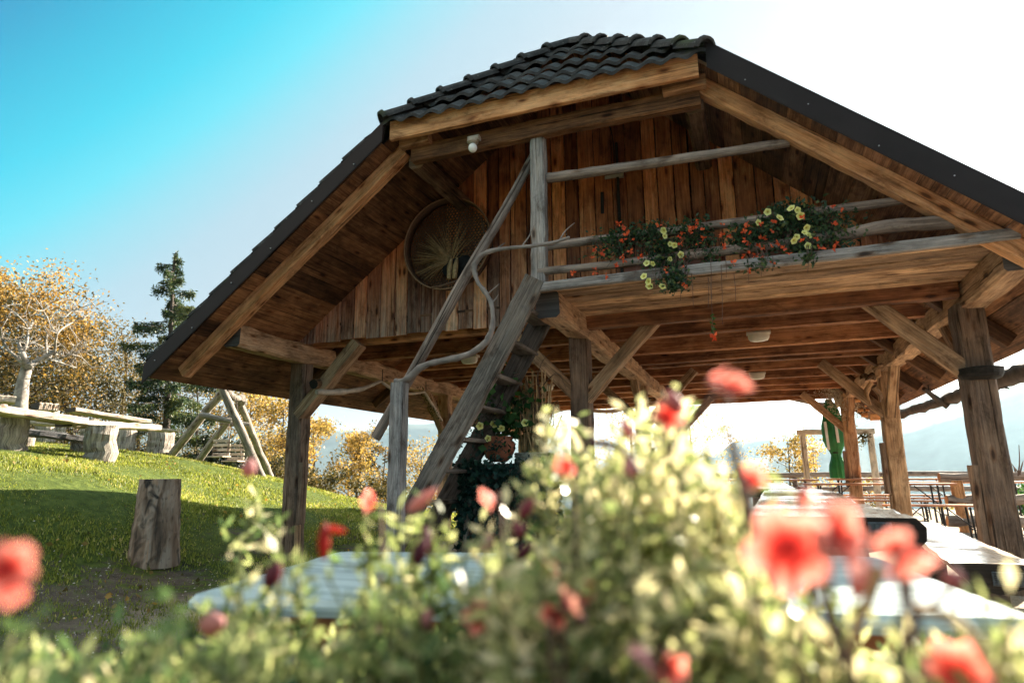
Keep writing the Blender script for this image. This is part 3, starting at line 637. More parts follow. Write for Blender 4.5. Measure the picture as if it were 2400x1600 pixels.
# hip soffit, fascia, collar beam, purlins
m = MB()
for q in range(8):
    f = q/8; a = np.array([HX0, YV+.05, HZ-.13]); b = np.array([HX1, YV+.05, HZ-.13]); ap = np.array(AP)-[0, 0, .13]; p0 = a+(ap-a)*f; p1 = b+(ap-b)*f; q0 = a+(ap-a)*(q+.97)/8; q1 = b+(ap-b)*(q+.97)/8
    m.poly([p0, q0, q1, p1], tone=random.random()); up_ = np.array([0, -.01, .02]); m.poly([p0+up_, p1+up_, q1+up_, q0+up_], tone=.3)
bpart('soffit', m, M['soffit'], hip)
m = MB(); m.timber((HX0+.04, YV+.02, HZ-.075), (HX1-.05, YV+.02, HZ-.075), .05, .20, tone=.75, wea=.12, ch=.006, rough=.003, seg=24); bpart('fascia_board', m, M['rafter'], hip)
m = MB(); m.timber((HX0+.17, 5.24, 4.115), (HX1-.06, 5.24, 4.125), .10, .17, tone=.05, wea=.1, ch=.012, rough=.004, seg=24); bpart('collar_beam', m, M['rafter'])  # low tone paints in the shadow beneath the fascia
for x0, x1 in ((HX0+.08, HX0+.40), (HX1-.36, HX1-.0)):
    m = MB(); m.timber((x0, 5.15, 4.20), (x1, 5.15, 4.21), .09, .11, tone=.4, wea=.3); bpart('collar_block', m, M['rafter'])
for x in (HX0+.17, HX1-.12):
    m = MB(); m.timber((x, 5.30, zs(x)-.28), (x, 6.44, zs(x)-.28), .16, .17, tone=.2, wea=.1, ch=.03, seg=10); bpart('purlin', m, M['timber'])
# curved dark cable up the gable
m = MB(); m.tube([at(1403, 262, 'Y', 6.40), at(1428, 290, 'Y', 6.40), at(1438, 330, 'Y', 6.41), at(1440, 400, 'Y', 6.41)], .006, 5, smoothpath=2); bpart('cable', m, M['black'])

# stair ladder --------------------------------------------------------
lad = thing('stair_ladder', (-3.2, 5.2, 0), 'steep open wooden ladder stair leaning up to the balcony', 'ladder')
T0 = np.array([-1.72, 5.20, 2.62]); B0 = np.array([-3.30, 5.22, -.04]); dv = T0-B0
for dy in (0, .60):
    m = MB(); m.timber(B0+[0, dy, 0], T0+[0.03, dy, 0.05], [.065][0], .205, up=(-.6, 0, .35), tone=.7 if dy == 0 else .1, wea=.75 if dy == 0 else .2, rough=.006, ch=.012, seg=24); bpart('stringer', m, M['ladderw'], lad)
for q in range(9):
    f = (q+.9)/9.6; c = B0+dv*f; m = MB(); m.timber((c[0]+.01, 5.20, c[2]-.03), (c[0]+.01, 5.85, c[2]-.03), .20, .035, tone=.5, wea=.3); bpart('step', m, M['ladderw'], lad)
# handrail of grey post, pole and twisted branch
hr = thing('branch_handrail', (-3.03, 5.0, 0), 'rustic handrail of grey post, slanting pole and twisted bare branch beside the ladder', 'handrail')
m = MB(); a = at(936, 897, 'Y', 5.05); m.timber((a[0]+.005, 5.05, -.05), a, .128, .128, up=(0, 1, 0), tone=.65, wea=.9, rough=.005, ch=.012, seg=18); bpart('newel_post', m, M['greywood'], hr)
m = MB(); m.tube([at(1262, 345, 'Y', 5.44), at(1190, 480, 'Y', 5.34), at(1095, 640, 'Y', 5.16), at(1000, 815, 'Y', 5.15), at(880, 1026, 'Y', 5.15)], [.042, .046, .05, .05, .045], 12, tone=.6, wea=.7, rough=.04, smoothpath=1); bpart('diagonal_pole', m, M['pole'], hr, True)
def branch(name, pts, rads, Y, mat, parent, tone=.6, k=8, rough=.08):
    P = [at(p[0], p[1], 'Y', p[2] if len(p) > 2 else Y) for p in pts]; m = MB(); m.tube(P, rads, k, tone=tone, rough=rough, smoothpath=2); return bpart(name, m, M[mat], parent, True)
branch('branch', [(925, 893), (945, 893), (965, 880), (985, 860), (1020, 847), (1080, 838), (1120, 820), (1145, 795), (1156, 765), (1155, 715), (1138, 685), (1118, 660), (1110, 630), (1118, 605), (1145, 588), (1200, 580), (1260, 576), (1300, 568), (1335, 556)], [.026, .024, .036, .031, .026, .030, .025, .032, .024, .018, .023, .018, .026, .021, .024, .017, .019, .014, .012], 5.06, 'greybranch', hr, rough=.13)
for pts in ([(1225, 575), (1240, 555), (1256, 520)], [(1312, 562), (1325, 540), (1347, 522)], [(1165, 583), (1175, 575), (1184, 569)], [(1142, 690), (1155, 678), (1170, 665)], [(1150, 712), (1162, 700), (1168, 690)]):
    branch('twig', pts, [.008, .006, .003], 5.06, 'greybranch', hr, k=5)

# lamps ---------------------------------------------------------------
def bulkhead(px, py, label):
    c = at(px, py, 'Z', 2.50); t = thing('bulkhead_lamp', c, label, 'lamp', 'lamps under the joists')
    m = MB(); m.timber(c+[-.13, 0, .04], c+[.13, 0, .04], .13, .03, rough=0); bpart('lamp_base', m, M['lampgrey'], t)
    m = MB(); P = []
    for z, k in ((.03, 1), (-.02, .97), (-.05, .8), (-.06, .5)): P.append([c+[.12*k*cos(a)*min(1.2, 1/(abs(cos(a))**.6+.001)), .06*k*sin(a), z] for a in np.linspace(0, 2*pi, 17)[:-1]])
    P = np.array(P); m.ring_shape(P, 4, P.copy(), .5, 0.); bpart('lamp_glass', m, M['glass_lamp'], t, True)
bulkhead(1778, 788, 'bulkhead lamp under the joists, nearest below the flower boxes')
bulkhead(1775, 880, 'bulkhead lamp under the joists, behind and below the larger bay lamp')
bulkhead(1100, 842, 'bulkhead lamp under the joists just above the twisted branch handrail')
bulkhead(1282, 908, 'bulkhead lamp under the joists beside the middle front post')
c = at(1108, 333, 'Y', 5.13); t = thing('bulb_lamp', c, 'round white bulb lamp hanging under the gable collar beam', 'lamp')
m = MB(); m.timber(c+[-.04, 0, .03], c+[.07, 0, .03], .07, .05, rough=0); m.lathe(c+np.array([.0, -.0, -.045]), [(.05, .08), (.055, .04), (.03, .03)], 14); bpart('socket', m, M['lampgrey'], t)
m = MB(); m.ellip(c+np.array([0, -.0, -.06]), (.042, .042, .046), 16, 12); bpart('bulb', m, M['bulb'], t, True)

M['wickerdry'] = simple('brown_dry_grass', (.36, .21, .09), .8, 0, .4, 30)
# wicker tray on the gable ----------------------------------------------
bc = at(1036, 562, 'Y', 6.12); bk = thing('wicker_tray', bc, 'big round wicker tray with dried grass and corn cobs hung on the gable', 'basket')
R0 = .53; th_ = np.linspace(0, 2*pi, 49)
tilt = np.array([0.0, 0, 0])
def disc(r, a, dy): return bc+np.array([r*cos(a), dy, r*sin(a)])
m = MB(); P = np.array([[disc(rr, a, dy) for rr, dy in ((R0, .11), (R0+.012, .11), (R0-.0, .22), (R0-.012, .22))] for a in th_]); m.ring_shape(P, len(th_), P.copy(), .5, 0., 0, False); bpart('rim', m, M['wicker'], bk, True)
m = MB(); m.tube([disc(R0+.008, a, .105) for a in th_], .008, 6, tone=.9); bpart('rim_hoop', m, M['hoop'], bk, True)
m = MB()
for sgn in (1, -1):
    for q in range(-16, 17):
        o_ = q*.034; hl = sqrt(max(0, (R0-.03)**2-o_**2))
        if hl < .03: continue
        d_ = np.array([cos(radians(55)*1), 0, sgn*sin(radians(55))]); n_ = np.array([-d_[2], 0, d_[0]]); c_ = bc+[0, .21+.004*sgn, 0]+n_*o_
        m.timber(c_-d_*hl, c_+d_*hl, .009, .012, up=(0, 1, 0), seg=2, rough=0)
for q in range(-16, 17):
    o_ = q*.034; hl = sqrt(max(0, (R0-.03)**2-o_**2)); c_ = bc+[0, .222, o_]; m.timber(c_-[hl, 0, 0], c_+[hl, 0, 0], .009, .012, up=(0, 1, 0), seg=2, rough=0)
bpart('woven_base', m, M['wicker'], bk)
m = MB(); hub = bc+np.array([.06, .12, -.24])
for q in range(170):
    a = random.choice([random.gauss(2.35, .10), random.gauss(2.9, .16), random.gauss(3.5, .35), random.gauss(1.6, .5)]); ln = random.uniform(.25, .5); e = hub+np.array([cos(a)*ln, random.uniform(-.1, .08), sin(a)*ln])
    if np.linalg.norm((e-bc)[[0, 2]]) > R0-.03: continue
    m.tube([hub+RNG.normal(0, .015, 3), (hub+e)/2+[0, -.02, .02], e], [.005, .004, .002], 3, tone=random.random())
bpart('dried_grass', m, M['wickerdry'], bk)
m = MB(); m.ellip(hub+[.06, .03, -.04], (.20, .07, .14), 16, 10, noise=.08); bpart('dark_wreath', m, M['darkfill'], bk)
for dx, s_ in ((.04, 1), (.11, .95)):
    m = MB(); m.tube([hub+[dx, -.08, .02], hub+[dx-.01, -.1, -.08], hub+[dx-.02, -.1, -.22]], [.012, .03, .028], 8, rough=.08); bpart('corn_cob', m, M['straw'], bk, True)
# the second hoop leaning below
hp = thing('wooden_hoop', at(1075, 660, 'Y', 6.05), 'slim bent wooden hoop showing below the wicker tray', 'hoop')
m = MB(); m.tube([at(1012, 674, 'Y', 5.92), at(1045, 668, 'Y', 5.92), at(1085, 652, 'Y', 5.95), at(1120, 620, 'Y', 6.0), at(1140, 570, 'Y', 6.1), at(1128, 510, 'Y', 6.2)], .012, 6, smoothpath=2); bpart('hoop', m, M['wicker'], hp, True)

# flower boxes ----------------------------------------------------------
def petunia(c, r, parent, mat='yellowpetal', face=None):
    face = np.array(face if face is not None else (random.uniform(-.9, .9)+.05, -1, random.uniform(-.9, .6))); face /= np.linalg.norm(face)
    r = r*random.uniform(.8, 1.1); u = np.cross(face, (0, 0, 1)); u /= np.linalg.norm(u); v = np.cross(u, face); V = [c-face*r*.3]; T = [0.]; F = []
    K = 20
    for rr, dp_, tn in ((.25, -.12, .12), (.65, .10, .7), (1., .12, 1.)):
        for k in range(K):
            a = 2*pi*k/K; lob = 1+(.10*cos(5*a) if rr == 1. else .0); V.append(c+(u*cos(a)+v*sin(a))*r*rr*lob+face*r*dp_+face*r*.05*sin(10*a)*(rr == 1.)); T.append(tn)
    for k in range(K): F.append((0, 1+k, 1+(k+1) % K))
    for q in range(2):
        for k in range(K): F.append((1+q*K+k, 1+(q+1)*K+k, 1+(q+1)*K+(k+1) % K, 1+q*K+(k+1) % K))
    return mkobj('petunia_flower', V, F, M[mat], parent, {'tone': T}, True)
def begonia(c, r, parent):
    V = []; F = []; T = []
    for q in range(random.choice((4, 5, 6))):
        d = RNG.normal(0, 1, 3); d[1] = -abs(d[1])*.6; d[2] = d[2]*.8-.15; d /= np.linalg.norm(d); s = np.cross(d, RNG.normal(0, 1, 3)); s /= np.linalg.norm(s); b = len(V); ln = r*random.uniform(.7, 1.3)
        for p in (c, c+d*ln*.5+s*ln*.34, c+d*ln, c+d*ln*.5-s*ln*.34): V.append(p)
        T += [random.random()]*4; F.append((b, b+1, b+2, b+3))
    return mkobj('begonia_flower', V, F, M['orangepetal'], parent, {'tone': T})
def flowerbox(x0, x1, ytop, ybot, label, yel, ora, blobs, trails):
    Y = 5.36; a = at(x0, ybot, 'Y', Y-.09); b = at(x1, ybot-(x1-x0)*.10, 'Y', Y-.09); z0 = 2.636
    xa, xb = a[0], b[0]; t = thing('flower_box', ((xa+xb)/2, Y, z0), label, 'flower box', 'flower boxes on the balcony')
    m = MB(); P = []
    for z, k in ((0, .86), (.03, .9), (.13, 1), (.15, 1.03), (.15, .96), (.10, .94)):
        P.append([((xa+xb)/2+sx*(xb-xa)/2*k, Y+sy*.085*k, z0+z) for sx, sy in ((-1, -1), (1, -1), (1, 1), (-1, 1))])
    m.ring_shape(np.array(P), 6, np.array(P), .5, 0.); bpart('planter', m, M['terrabox'], t)
    Pl = []; 
    for (px, py, rx, ry, n, yy) in blobs:
        n = int(n*.55); c = at(px, py, 'Y', yy+.03); s = .0036
        q = RNG.normal(0, .5, (n, 3))*np.array([rx*s, .08, ry*s])+c; Pl.append(q)
    Pl = np.concatenate(Pl); leafobj('leaves', Pl, .040, RNG.beta(2.4, 2.0, len(Pl)), M['boxleaf'], t, up=.2)
    m = MB()
    root = np.array([0, Y-.03, z0+.14])
    for (px, py, rx, ry, n, yy) in blobs:
        for q in range(int(n/30)):
            e = at(px+random.gauss(0, rx*.6), py+random.gauss(0, ry*.6), 'Y', yy); r_ = root+[min(max(e[0]+random.uniform(-.1, .1), xa+.04), xb-.04), 0, 0]
            m.tube([r_, (r_+e)/2+[0, -.03, .06], e], [.004, .0035, .002], 4, tone=random.random())
    for (px, py, x2, y2) in trails:
        a_ = at(px, py, 'Y', 5.16); b_ = at(x2, y2, 'Y', 5.12); m.tube([a_, (a_+b_)/2+[0.004, 0, 0], b_], [.003, .0025, .002], 4)
    bpart('stems', m, M['twig'], t)
    for px, py, r in yel: petunia(at(px, py, 'Y', random.uniform(5.10, 5.18)), r, t)
    for px, py in ora: begonia(at(px, py, 'Y', random.uniform(5.08, 5.22)), random.uniform(.026, .036), t)
    return t
Z5 = lambda L_, ox, oy, k: [(ox+x/k, oy+y/k) for x, y in L_]
y1 = [(x, y, .029) for x, y in Z5([(1300, 485), (1315, 562), (1390, 675), (1450, 690), (1540, 825), (1390, 888), (1060, 945), (1148, 950), (1020, 1130), (1085, 1205), (1280, 1275), (1095, 1270)], 1340, 460, 6.03)]
o1 = Z5([(665, 385), (715, 445), (760, 460), (770, 535), (810, 520), (740, 600), (720, 625), (1235, 415), (1765, 360), (1745, 420), (1700, 465), (1680, 520), (1570, 530), (1520, 565), (1545, 670), (1860, 460), (1865, 600), (335, 745), (480, 740), (450, 810), (275, 875), (705, 845), (830, 775), (965, 855), (740, 900), (640, 965), (325, 1080), (375, 1150), (480, 1130), (10, 1085), (1345, 1000), (1590, 870), (1565, 1000), (1325, 1060), (1655, 450), (2130, 545), (2150, 710), (1790, 660), (845, 610), (325, 1030), (1600, 1240)], 1340, 460, 6.03)
flowerbox(1456, 1705, 655, 702, 'balcony flower box nearer the rail post, its yellow petunias spilling down', y1, o1,
    [(1455, 560, 60, 28, 700, 5.25), (1520, 550, 50, 30, 900, 5.25), (1560, 600, 45, 45, 1500, 5.22), (1632, 560, 40, 34, 750, 5.25), (1580, 650, 30, 35, 600, 5.14), (1430, 590, 45, 25, 350, 5.2), (1662, 600, 25, 25, 200, 5.2), (1575, 668, 35, 14, 250, 5.12), (1620, 530, 40, 20, 250, 5.25)],
    [(1665, 600, 1668, 700), (1690, 620, 1693, 760), (1620, 640, 1625, 720), (1500, 600, 1485, 650), (1720, 640, 1724, 705)])
y2 = [(x, y, .029) for x, y in Z5([(718, 222), (1050, 170), (1140, 195), (1180, 275), (890, 305), (1270, 445), (1240, 515), (1300, 550), (1090, 625), (1130, 575), (1285, 700), (585, 370)], 1680, 460, 6.03)]
o2 = Z5([(85, 400), (435, 372), (400, 440), (380, 495), (75, 545), (180, 565), (95, 710), (400, 620), (450, 680), (470, 770), (525, 845), (620, 870), (390, 855), (460, 945), (800, 935), (225, 935), (435, 1055), (590, 705), (660, 725), (770, 715), (950, 735), (870, 655), (640, 600), (785, 490), (810, 335), (625, 395), (1025, 805), (1205, 625), (1410, 600), (1445, 710), (1640, 390), (1630, 140), (1690, 660), (1670, 740), (1750, 185), (1220, 300), (1325, 815), (480, 520), (1525, 720), (560, 860)], 1680, 460, 6.03)
flowerbox(1752, 1945, 600, 640, 'balcony flower box with yellow petunias standing up above the rails', y2, o2,
    [(1850, 530, 60, 45, 2300, 5.25), (1770, 560, 55, 35, 1000, 5.22), (1930, 530, 60, 45, 1100, 5.25), (1880, 580, 40, 25, 600, 5.2), (1735, 555, 30, 25, 300, 5.25), (1850, 495, 45, 20, 500, 5.25), (1955, 560, 45, 35, 400, 5.2), (1895, 605, 16, 14, 120, 5.12), (1780, 620, 45, 12, 150, 5.12)],
    [(1752, 600, 1755, 665), (1785, 610, 1784, 648), (1811, 600, 1811, 636), (1893, 600, 1893, 640), (1700, 600, 1702, 650), (1660, 650, 1660, 720)])
# one long trailing stem under the deck
tr = thing('trailing_stem', at(1668, 660, 'Y', 5.12), 'single hanging shoot with one orange flower dangling below the balcony edge', 'plant')
m = MB(); m.tube([at(1665, 655, 'Y', 5.14), at(1667, 700, 'Y', 5.13), at(1669, 735, 'Y', 5.13), at(1672, 790, 'Y', 5.13)], .0022, 4); bpart('stem', m, M['twig'], tr)
P = np.array([at(1669+random.gauss(0, 2), y, 'Y', 5.13) for y in np.linspace(735, 775, 24)]); leafobj('leaves', P, .03, RNG.uniform(.4, .9, 24), M['geranium'], tr, up=-1.2)
begonia(at(1674, 790, 'Y', 5.13), .04, tr); begonia(at(1673, 792, 'Y', 5.13), .035, tr)
#PART3
# ------------------------------------------------------------------ planting helpers
def ground_pt(px, d, dz=0.):
    p = atd(px, 1100, d); return np.array([p[0], p[1], H(p[0], p[1])+dz])
def grow(base, top, r0, nl, spread, rg, sub=3, gnarl=.12, asc=.6, start=.25, lenf=.5, k=6):
    """trunk + limbs + twigs; returns list of (pts, radii) and the tip points"""
    base = np.array(base, float); top = np.array(top, float); Ht = np.linalg.norm(top-base); n = 9
    tr = [base+(top-base)*i/(n-1)+(rg.normal(0, gnarl*Ht*.06, 3)*[1, 1, 0] if 0 < i else 0) for i in range(n)]; tr = np.array(tr)
    out = [(tr, np.linspace(r0, r0*.15, n))]; tips = []
    for q in range(nl):
        f = start+(1-start)*(q+rg.uniform(0, .8))/nl; f = min(f, .97); b = base+(tr[min(n-1, int(f*(n-1)))]-base); i = f*(n-1); i0 = int(i); b = tr[i0]+(tr[min(n-1, i0+1)]-tr[i0])*(i-i0)
        a = rg.uniform(0, 2*pi); ln = spread*(1-.55*((f-start)/(1-start))**1.5)*rg.uniform(.7, 1.1); d = np.array([cos(a), sin(a), asc*rg.uniform(.5, 1.4)]); d /= np.linalg.norm(d)
        pts = [b]; 
        for s_ in range(4): d = d+rg.normal(0, gnarl, 3); d /= np.linalg.norm(d); pts.append(pts[-1]+d*ln/4)
        pts = np.array(pts); r = r0*(1-f*.8)*.42; out.append((pts, np.linspace(r, r*.2, 5))); tips.append(pts[-1])
        for s_ in range(sub):
            j = rg.integers(1, 5); b2 = pts[j]; d2 = d+rg.normal(0, .75, 3); d2[2] += .15; d2 /= np.linalg.norm(d2); l2 = ln*lenf*rg.uniform(.5, 1)
            p2 = np.array([b2, b2+d2*l2*.5+rg.normal(0, .05*l2, 3), b2+d2*l2+rg.normal(0, .1*l2, 3)]); out.append((p2, [r*.4, r*.25, r*.08])); tips += [p2[1], p2[2]]
    return out, np.array(tips)
def tree(name, px, d, top_y, width, nleaf, leaf, mat, label, seed, bark='bark', bias=.5, tonevar=.2, group='autumn trees on the slope', nl=22, start=.2, clump=.5, sub=4, asc=.55, cat='tree', topgold=0., r0=None):
    rg = np.random.default_rng(seed); b = ground_pt(px, d, -.15); tp = atd(px+rg.uniform(-8, 8), top_y, d); tp[2] -= width*.05
    Ht = tp[2]-b[2]; t = thing(name, b, label, cat, group); out, tips = grow(b, tp, r0 or max(.05, Ht*.018), nl, width*.5, rg, sub=sub, start=start, asc=asc)
    m = MB(); m.tube(*out[0], 8, rough=.06)
    for p, r in out[1:]: m.tube(p, r, 5, cap=False)
    m.build('trunk', M[bark], t, True)
    per = rg.integers(0, len(tips), nleaf); P = tips[per]+rg.normal(0, clump*width*.11, (nleaf, 3))*[1, 1, .75]
    ct = rg.normal(0, tonevar, len(tips))[per]
    hn = (P[:, 2]-b[2])/max(.1, Ht)
    tone = bias+ct+rg.normal(0, .13, nleaf)+topgold*(hn-.6)
    leafobj('crown', P, leaf, tone, M[mat], t)
    return t

# trees and shrubs behind the lawn
tree('autumn_tree', 60, 26, 668, 6.8, 22000, .105, 'autumn', 'tall golden-topped tree behind the bare white tree', 11, bias=.36, topgold=1.1, nl=40, start=.15, clump=.42)
tree('autumn_tree', -90, 25, 700, 6.5, 14000, .11, 'autumn', 'yellowing tree cut off by the left edge', 12, bias=.4, topgold=.6, nl=28, start=.15)
tree('autumn_tree', 165, 29, 770, 6.2, 20000, .10, 'olive', 'broad olive-brown tree right of the bare white tree', 13, bias=.5, topgold=.4, nl=34, start=.1)
tree('autumn_tree', 60, 32, 820, 9, 14000, .12, 'olive', 'dark olive tree low behind the log tables', 14, bias=.35, nl=30, start=.1)
tree('autumn_tree', 292, 30, 770, 3.2, 2600, .10, 'olive', 'thin half-bare tree between the olive tree and the spruce', 15, bias=.75, nl=26, start=.12, clump=.7)
tree('autumn_tree', 330, 36, 850, 5.5, 9000, .11, 'autumn', 'low yellow-brown tree left of the spruce foot', 16, bias=.55, nl=26, start=.1)
tree('autumn_tree', 460, 34, 880, 5, 8000, .11, 'olive', 'brown tree between the spruce and the swing', 17, bias=.6, nl=24, start=.1)
tree('golden_tree', 590, 30, 900, 5.4, 13000, .11, 'gold', 'golden tree behind the right legs of the swing', 18, bias=.55, nl=26, start=.05, topgold=.4)
tree('golden_tree', 668, 27, 935, 4.2, 10000, .11, 'gold', 'golden bushy tree directly behind the left front post', 19, bias=.6, nl=24, start=.05)
tree('golden_tree', 742, 28, 990, 3.2, 6000, .12, 'gold', 'golden shrub just right of the left front post', 20, bias=.6, nl=20, start=.05)
tree('golden_tree', 838, 30, 1012, 4.0, 8500, .12, 'gold', 'rounded golden shrub between the left front post and the grey newel post', 21, bias=.5, nl=22, start=.03, topgold=.5)
tree('golden_tree', 905, 30, 1040, 2.8, 4200, .12, 'autumn', 'smaller olive-gold shrub beside the grey newel post', 22, bias=.5, nl=18, start=.03)
tree('golden_tree', 985, 28, 1048, 3.0, 3200, .11, 'gold', 'wispy golden shrub seen between newel post and ladder', 23, bias=.65, nl=22, start=.03, clump=.8, asc=1.2)
tree('golden_tree', 1060, 30, 1110, 3.0, 4200, .12, 'olive', 'low olive shrub seen under the ladder', 24, bias=.5, nl=18, start=.03)
tree('dark_bush', 512, 20.5, 1035, 2.1, 6500, .10, 'darkbush', 'dark evergreen bush behind the swing seats', 25, bias=.4, nl=18, start=.02, group=None, cat='bush')
tree('dark_bush', 560, 21.5, 1075, 1.6, 3000, .10, 'darkbush', 'small dark bush low behind the swing leg', 26, bias=.5, nl=14, start=.02, group=None, cat='bush')
for k, (px, d, ty, w, n) in enumerate([(640, 24, 1085, 2.6, 3200), (700, 24, 1100, 2.4, 3000), (770, 24.5, 1112, 2.6, 3200), (850, 25, 1125, 2.6, 3000), (930, 25, 1135, 2.2, 2400)]):
    tree('low_shrub', px, d, ty, w, n, .10, 'olive', ['low brown-green shrub left of the left front post', 'low shrub right behind the left front post', 'low shrub just right of the left front post', 'low shrub midway to the grey newel post', 'low shrub behind the grey newel post'][k], 40+k, bias=.45, nl=14, start=.02, group='low shrubs at the lawn edge', cat='shrub')
# birches washed out by the light beyond the pavilion
tree('birch_tree', 1470, 26, 905, 4.6, 2600, .09, 'gold', 'thin birch with sparse golden leaves left of the middle bay', 31, bias=.9, nl=26, start=.2, clump=.9, group='birches beyond the terrace', bark='whitebark')
tree('birch_tree', 1620, 27, 930, 4.6, 2800, .09, 'gold', 'thin birch with sparse golden leaves right of the middle bay', 32, bias=.9, nl=26, start=.2, clump=.9, group='birches beyond the terrace', bark='whitebark')
tree('beech_tree', 1848, 26, 1024, 2.7, 3600, .10, 'gold', 'small pointed golden tree left of the pale frame', 33, bias=.5, nl=24, start=.02, group='small trees beyond the fence')
tree('beech_tree', 1912, 27, 1040, 2.2, 1900, .10, 'gold', 'small loose golden tree seen through the pale frame', 34, bias=.65, nl=20, start=.02, group='small trees beyond the fence', clump=.7)
for k, (px, ty) in enumerate([(2035, 1122), (2070, 1118), (2222, 1200)]):
    tree('low_shrub', px, 22, ty, 1.2, 900, .08, 'gold', ['little yellow shrub below the fence beside the pale frame', 'little yellow shrub below the fence behind the second right post', 'little yellow shrub beyond the beer benches'][k], 60+k, bias=.5, nl=12, start=.02, group='little shrubs below the fence', cat='shrub')
tree('low_shrub', 2395, 16, 1150, 1.5, 1800, .07, 'geranium', 'green shrub at the right edge behind the log bench', 66, bias=.6, nl=16, start=.02, group=None, cat='shrub')

# spruce
def spruce(px, d, top_y, label):
    rg = np.random.default_rng(77); b = ground_pt(px-2, d, -.2); tp = atd(px+14, top_y, d); tp2 = atd(px+12, top_y+25, d); t = thing('spruce_tree', b, label, 'tree')
    tp = np.array([tp2[0]+.04, tp2[1], tp[2]]); Ht = tp[2]-b[2]; m = MB(); m.tube([b+(tp2-b)*f for f in np.linspace(0, 1, 8)]+[tp], np.r_[np.linspace(.17, .03, 8), .012], 8, rough=.05)
    P = []; NP = []
    for q in range(90):
        f = .14+.86*q/89; c = b+(tp-b)*f; ln = (1-f)**.62*2.0*rg.choice([.5, .7, .9, 1.05, 1.25])*rg.uniform(.85, 1.1)+.14; 
        if f < .34: ln *= .62 if rg.random() < .5 else 1.0
        if .30 < f < .36 and rg.random() < .6: continue
        a = rg.uniform(0, 2*pi); dx = np.array([cos(a), sin(a), 0]); pts = [c+dx*ln*s+np.array([0, 0, ln*(.10*s-.38*s*s+.20*s**4)]) for s in np.linspace(0, 1, 6)]
        m.tube(pts, np.linspace(.02, .005, 6), 4, cap=False)
        n = int(430*ln); s = rg.uniform(.12, 1, n)**.8; base = c+dx[None]*(ln*s)[:, None]+np.stack([0*s, 0*s, ln*(.10*s-.38*s*s+.20*s**4)], 1)
        sd = np.array([-dx[1], dx[0], 0]); w = rg.normal(0, .11, n)*(1.1-s)*ln; base += sd[None]*w[:, None]; base[:, 2] -= np.abs(rg.normal(0, .13, n))+np.abs(w)*.25; P.append(base)
    P = np.concatenate(P); m.build('trunk', M['bark'], t, True)
    cl = np.sin(P[:, 0]*5)+np.sin(P[:, 2]*6+1)
    leafobj('crown', P, .12, .55+.12*cl+rg.normal(0, .18, len(P)), M['needle'], t, asp=.30, up=-.9)
spruce(395, 24, 593, 'tall dark spruce with drooping branches behind the log tables')

# bare pale tree
rg = np.random.default_rng(5); dT = 17.5
bt = thing('bare_tree', ground_pt(48, dT), 'bare white-barked tree with a thick trunk standing behind the log tables', 'tree')
TP = lambda L_: np.array([atd(x, y, dT+(o[0] if o else 0)) for x, y, *o in L_])
m = MB(); m.tube(TP([(44, 965), (48, 930), (54, 895), (62, 862), (62, 850)]), [.165, .135, .12, .11, .10], 12, rough=.06, smoothpath=1)
limbs = [([(62, 858), (55, 835), (45, 812), (44, 800)], [.14, .12, .08, .04]), ([(66, 860), (85, 848), (110, 835), (128, 822)], [.13, .11, .09, .07]), ([(55, 850), (35, 835), (15, 815), (3, 790), (2, 768)], [.08, .06, .05, .04, .03]),
 ([(52, 828), (62, 808), (66, 790), (66, 770)], [.07, .05, .04, .035]), ([(66, 772), (58, 755), (40, 738), (25, 725), (5, 715)], [.035, .03, .025, .02, .01]), ([(66, 772), (76, 758), (78, 748)], [.03, .02, .01]),
 ([(128, 824), (130, 800), (134, 780), (148, 768), (170, 755), (200, 742), (221, 728)], [.05, .04, .035, .03, .025, .018, .008]), ([(134, 780), (120, 765), (108, 740), (95, 715), (75, 690), (50, 670)], [.035, .03, .025, .02, .015, .006]),
 ([(110, 832), (108, 800), (110, 780), (105, 772)], [.04, .035, .025, .02]), ([(128, 752), (150, 745), (170, 728), (188, 708), (203, 690), (209, 678)], [.02, .02, .018, .014, .01, .005]), ([(170, 730), (195, 727), (232, 714)], [.012, .009, .004]),
 ([(128, 828), (150, 838), (165, 830), (190, 835), (215, 862), (232, 866)], [.04, .035, .028, .022, .016, .008]), ([(115, 842), (140, 848), (165, 858), (180, 862)], [.03, .025, .015, .008]), ([(66, 808), (85, 805), (105, 815)], [.025, .02, .012]), ([(150, 838), (170, 820), (190, 800)], [.02, .014, .006]), ([(165, 830), (185, 822), (205, 828)], [.015, .01, .005])]
tw = []
for pts, r in limbs:
    P = TP([(x, y, random.uniform(-.5, .5)) for x, y in pts]); m.tube(P, [q_*.58 for q_ in r], 7, rough=.08, smoothpath=1); tw.append(P)
for P in tw:
    for q in range(9):
        j = random.randrange(len(P)); b = P[j]+(P[max(0, j-1)]-P[j])*random.random(); d = RNG.normal(0, .5, 3); d[2] = abs(d[2])*.7; ln = random.uniform(.2, .75); e = b+d*ln; m.tube([b, (b+e)/2+RNG.normal(0, .03, 3), e], [.011, .008, .003], 4, cap=False)
        e2 = (b+e)/2+RNG.normal(0, .16, 3); m.tube([(b+e)/2, e2], [.006, .002], 3, cap=False)
m.build('trunk', M['whitebark'], bt, True)

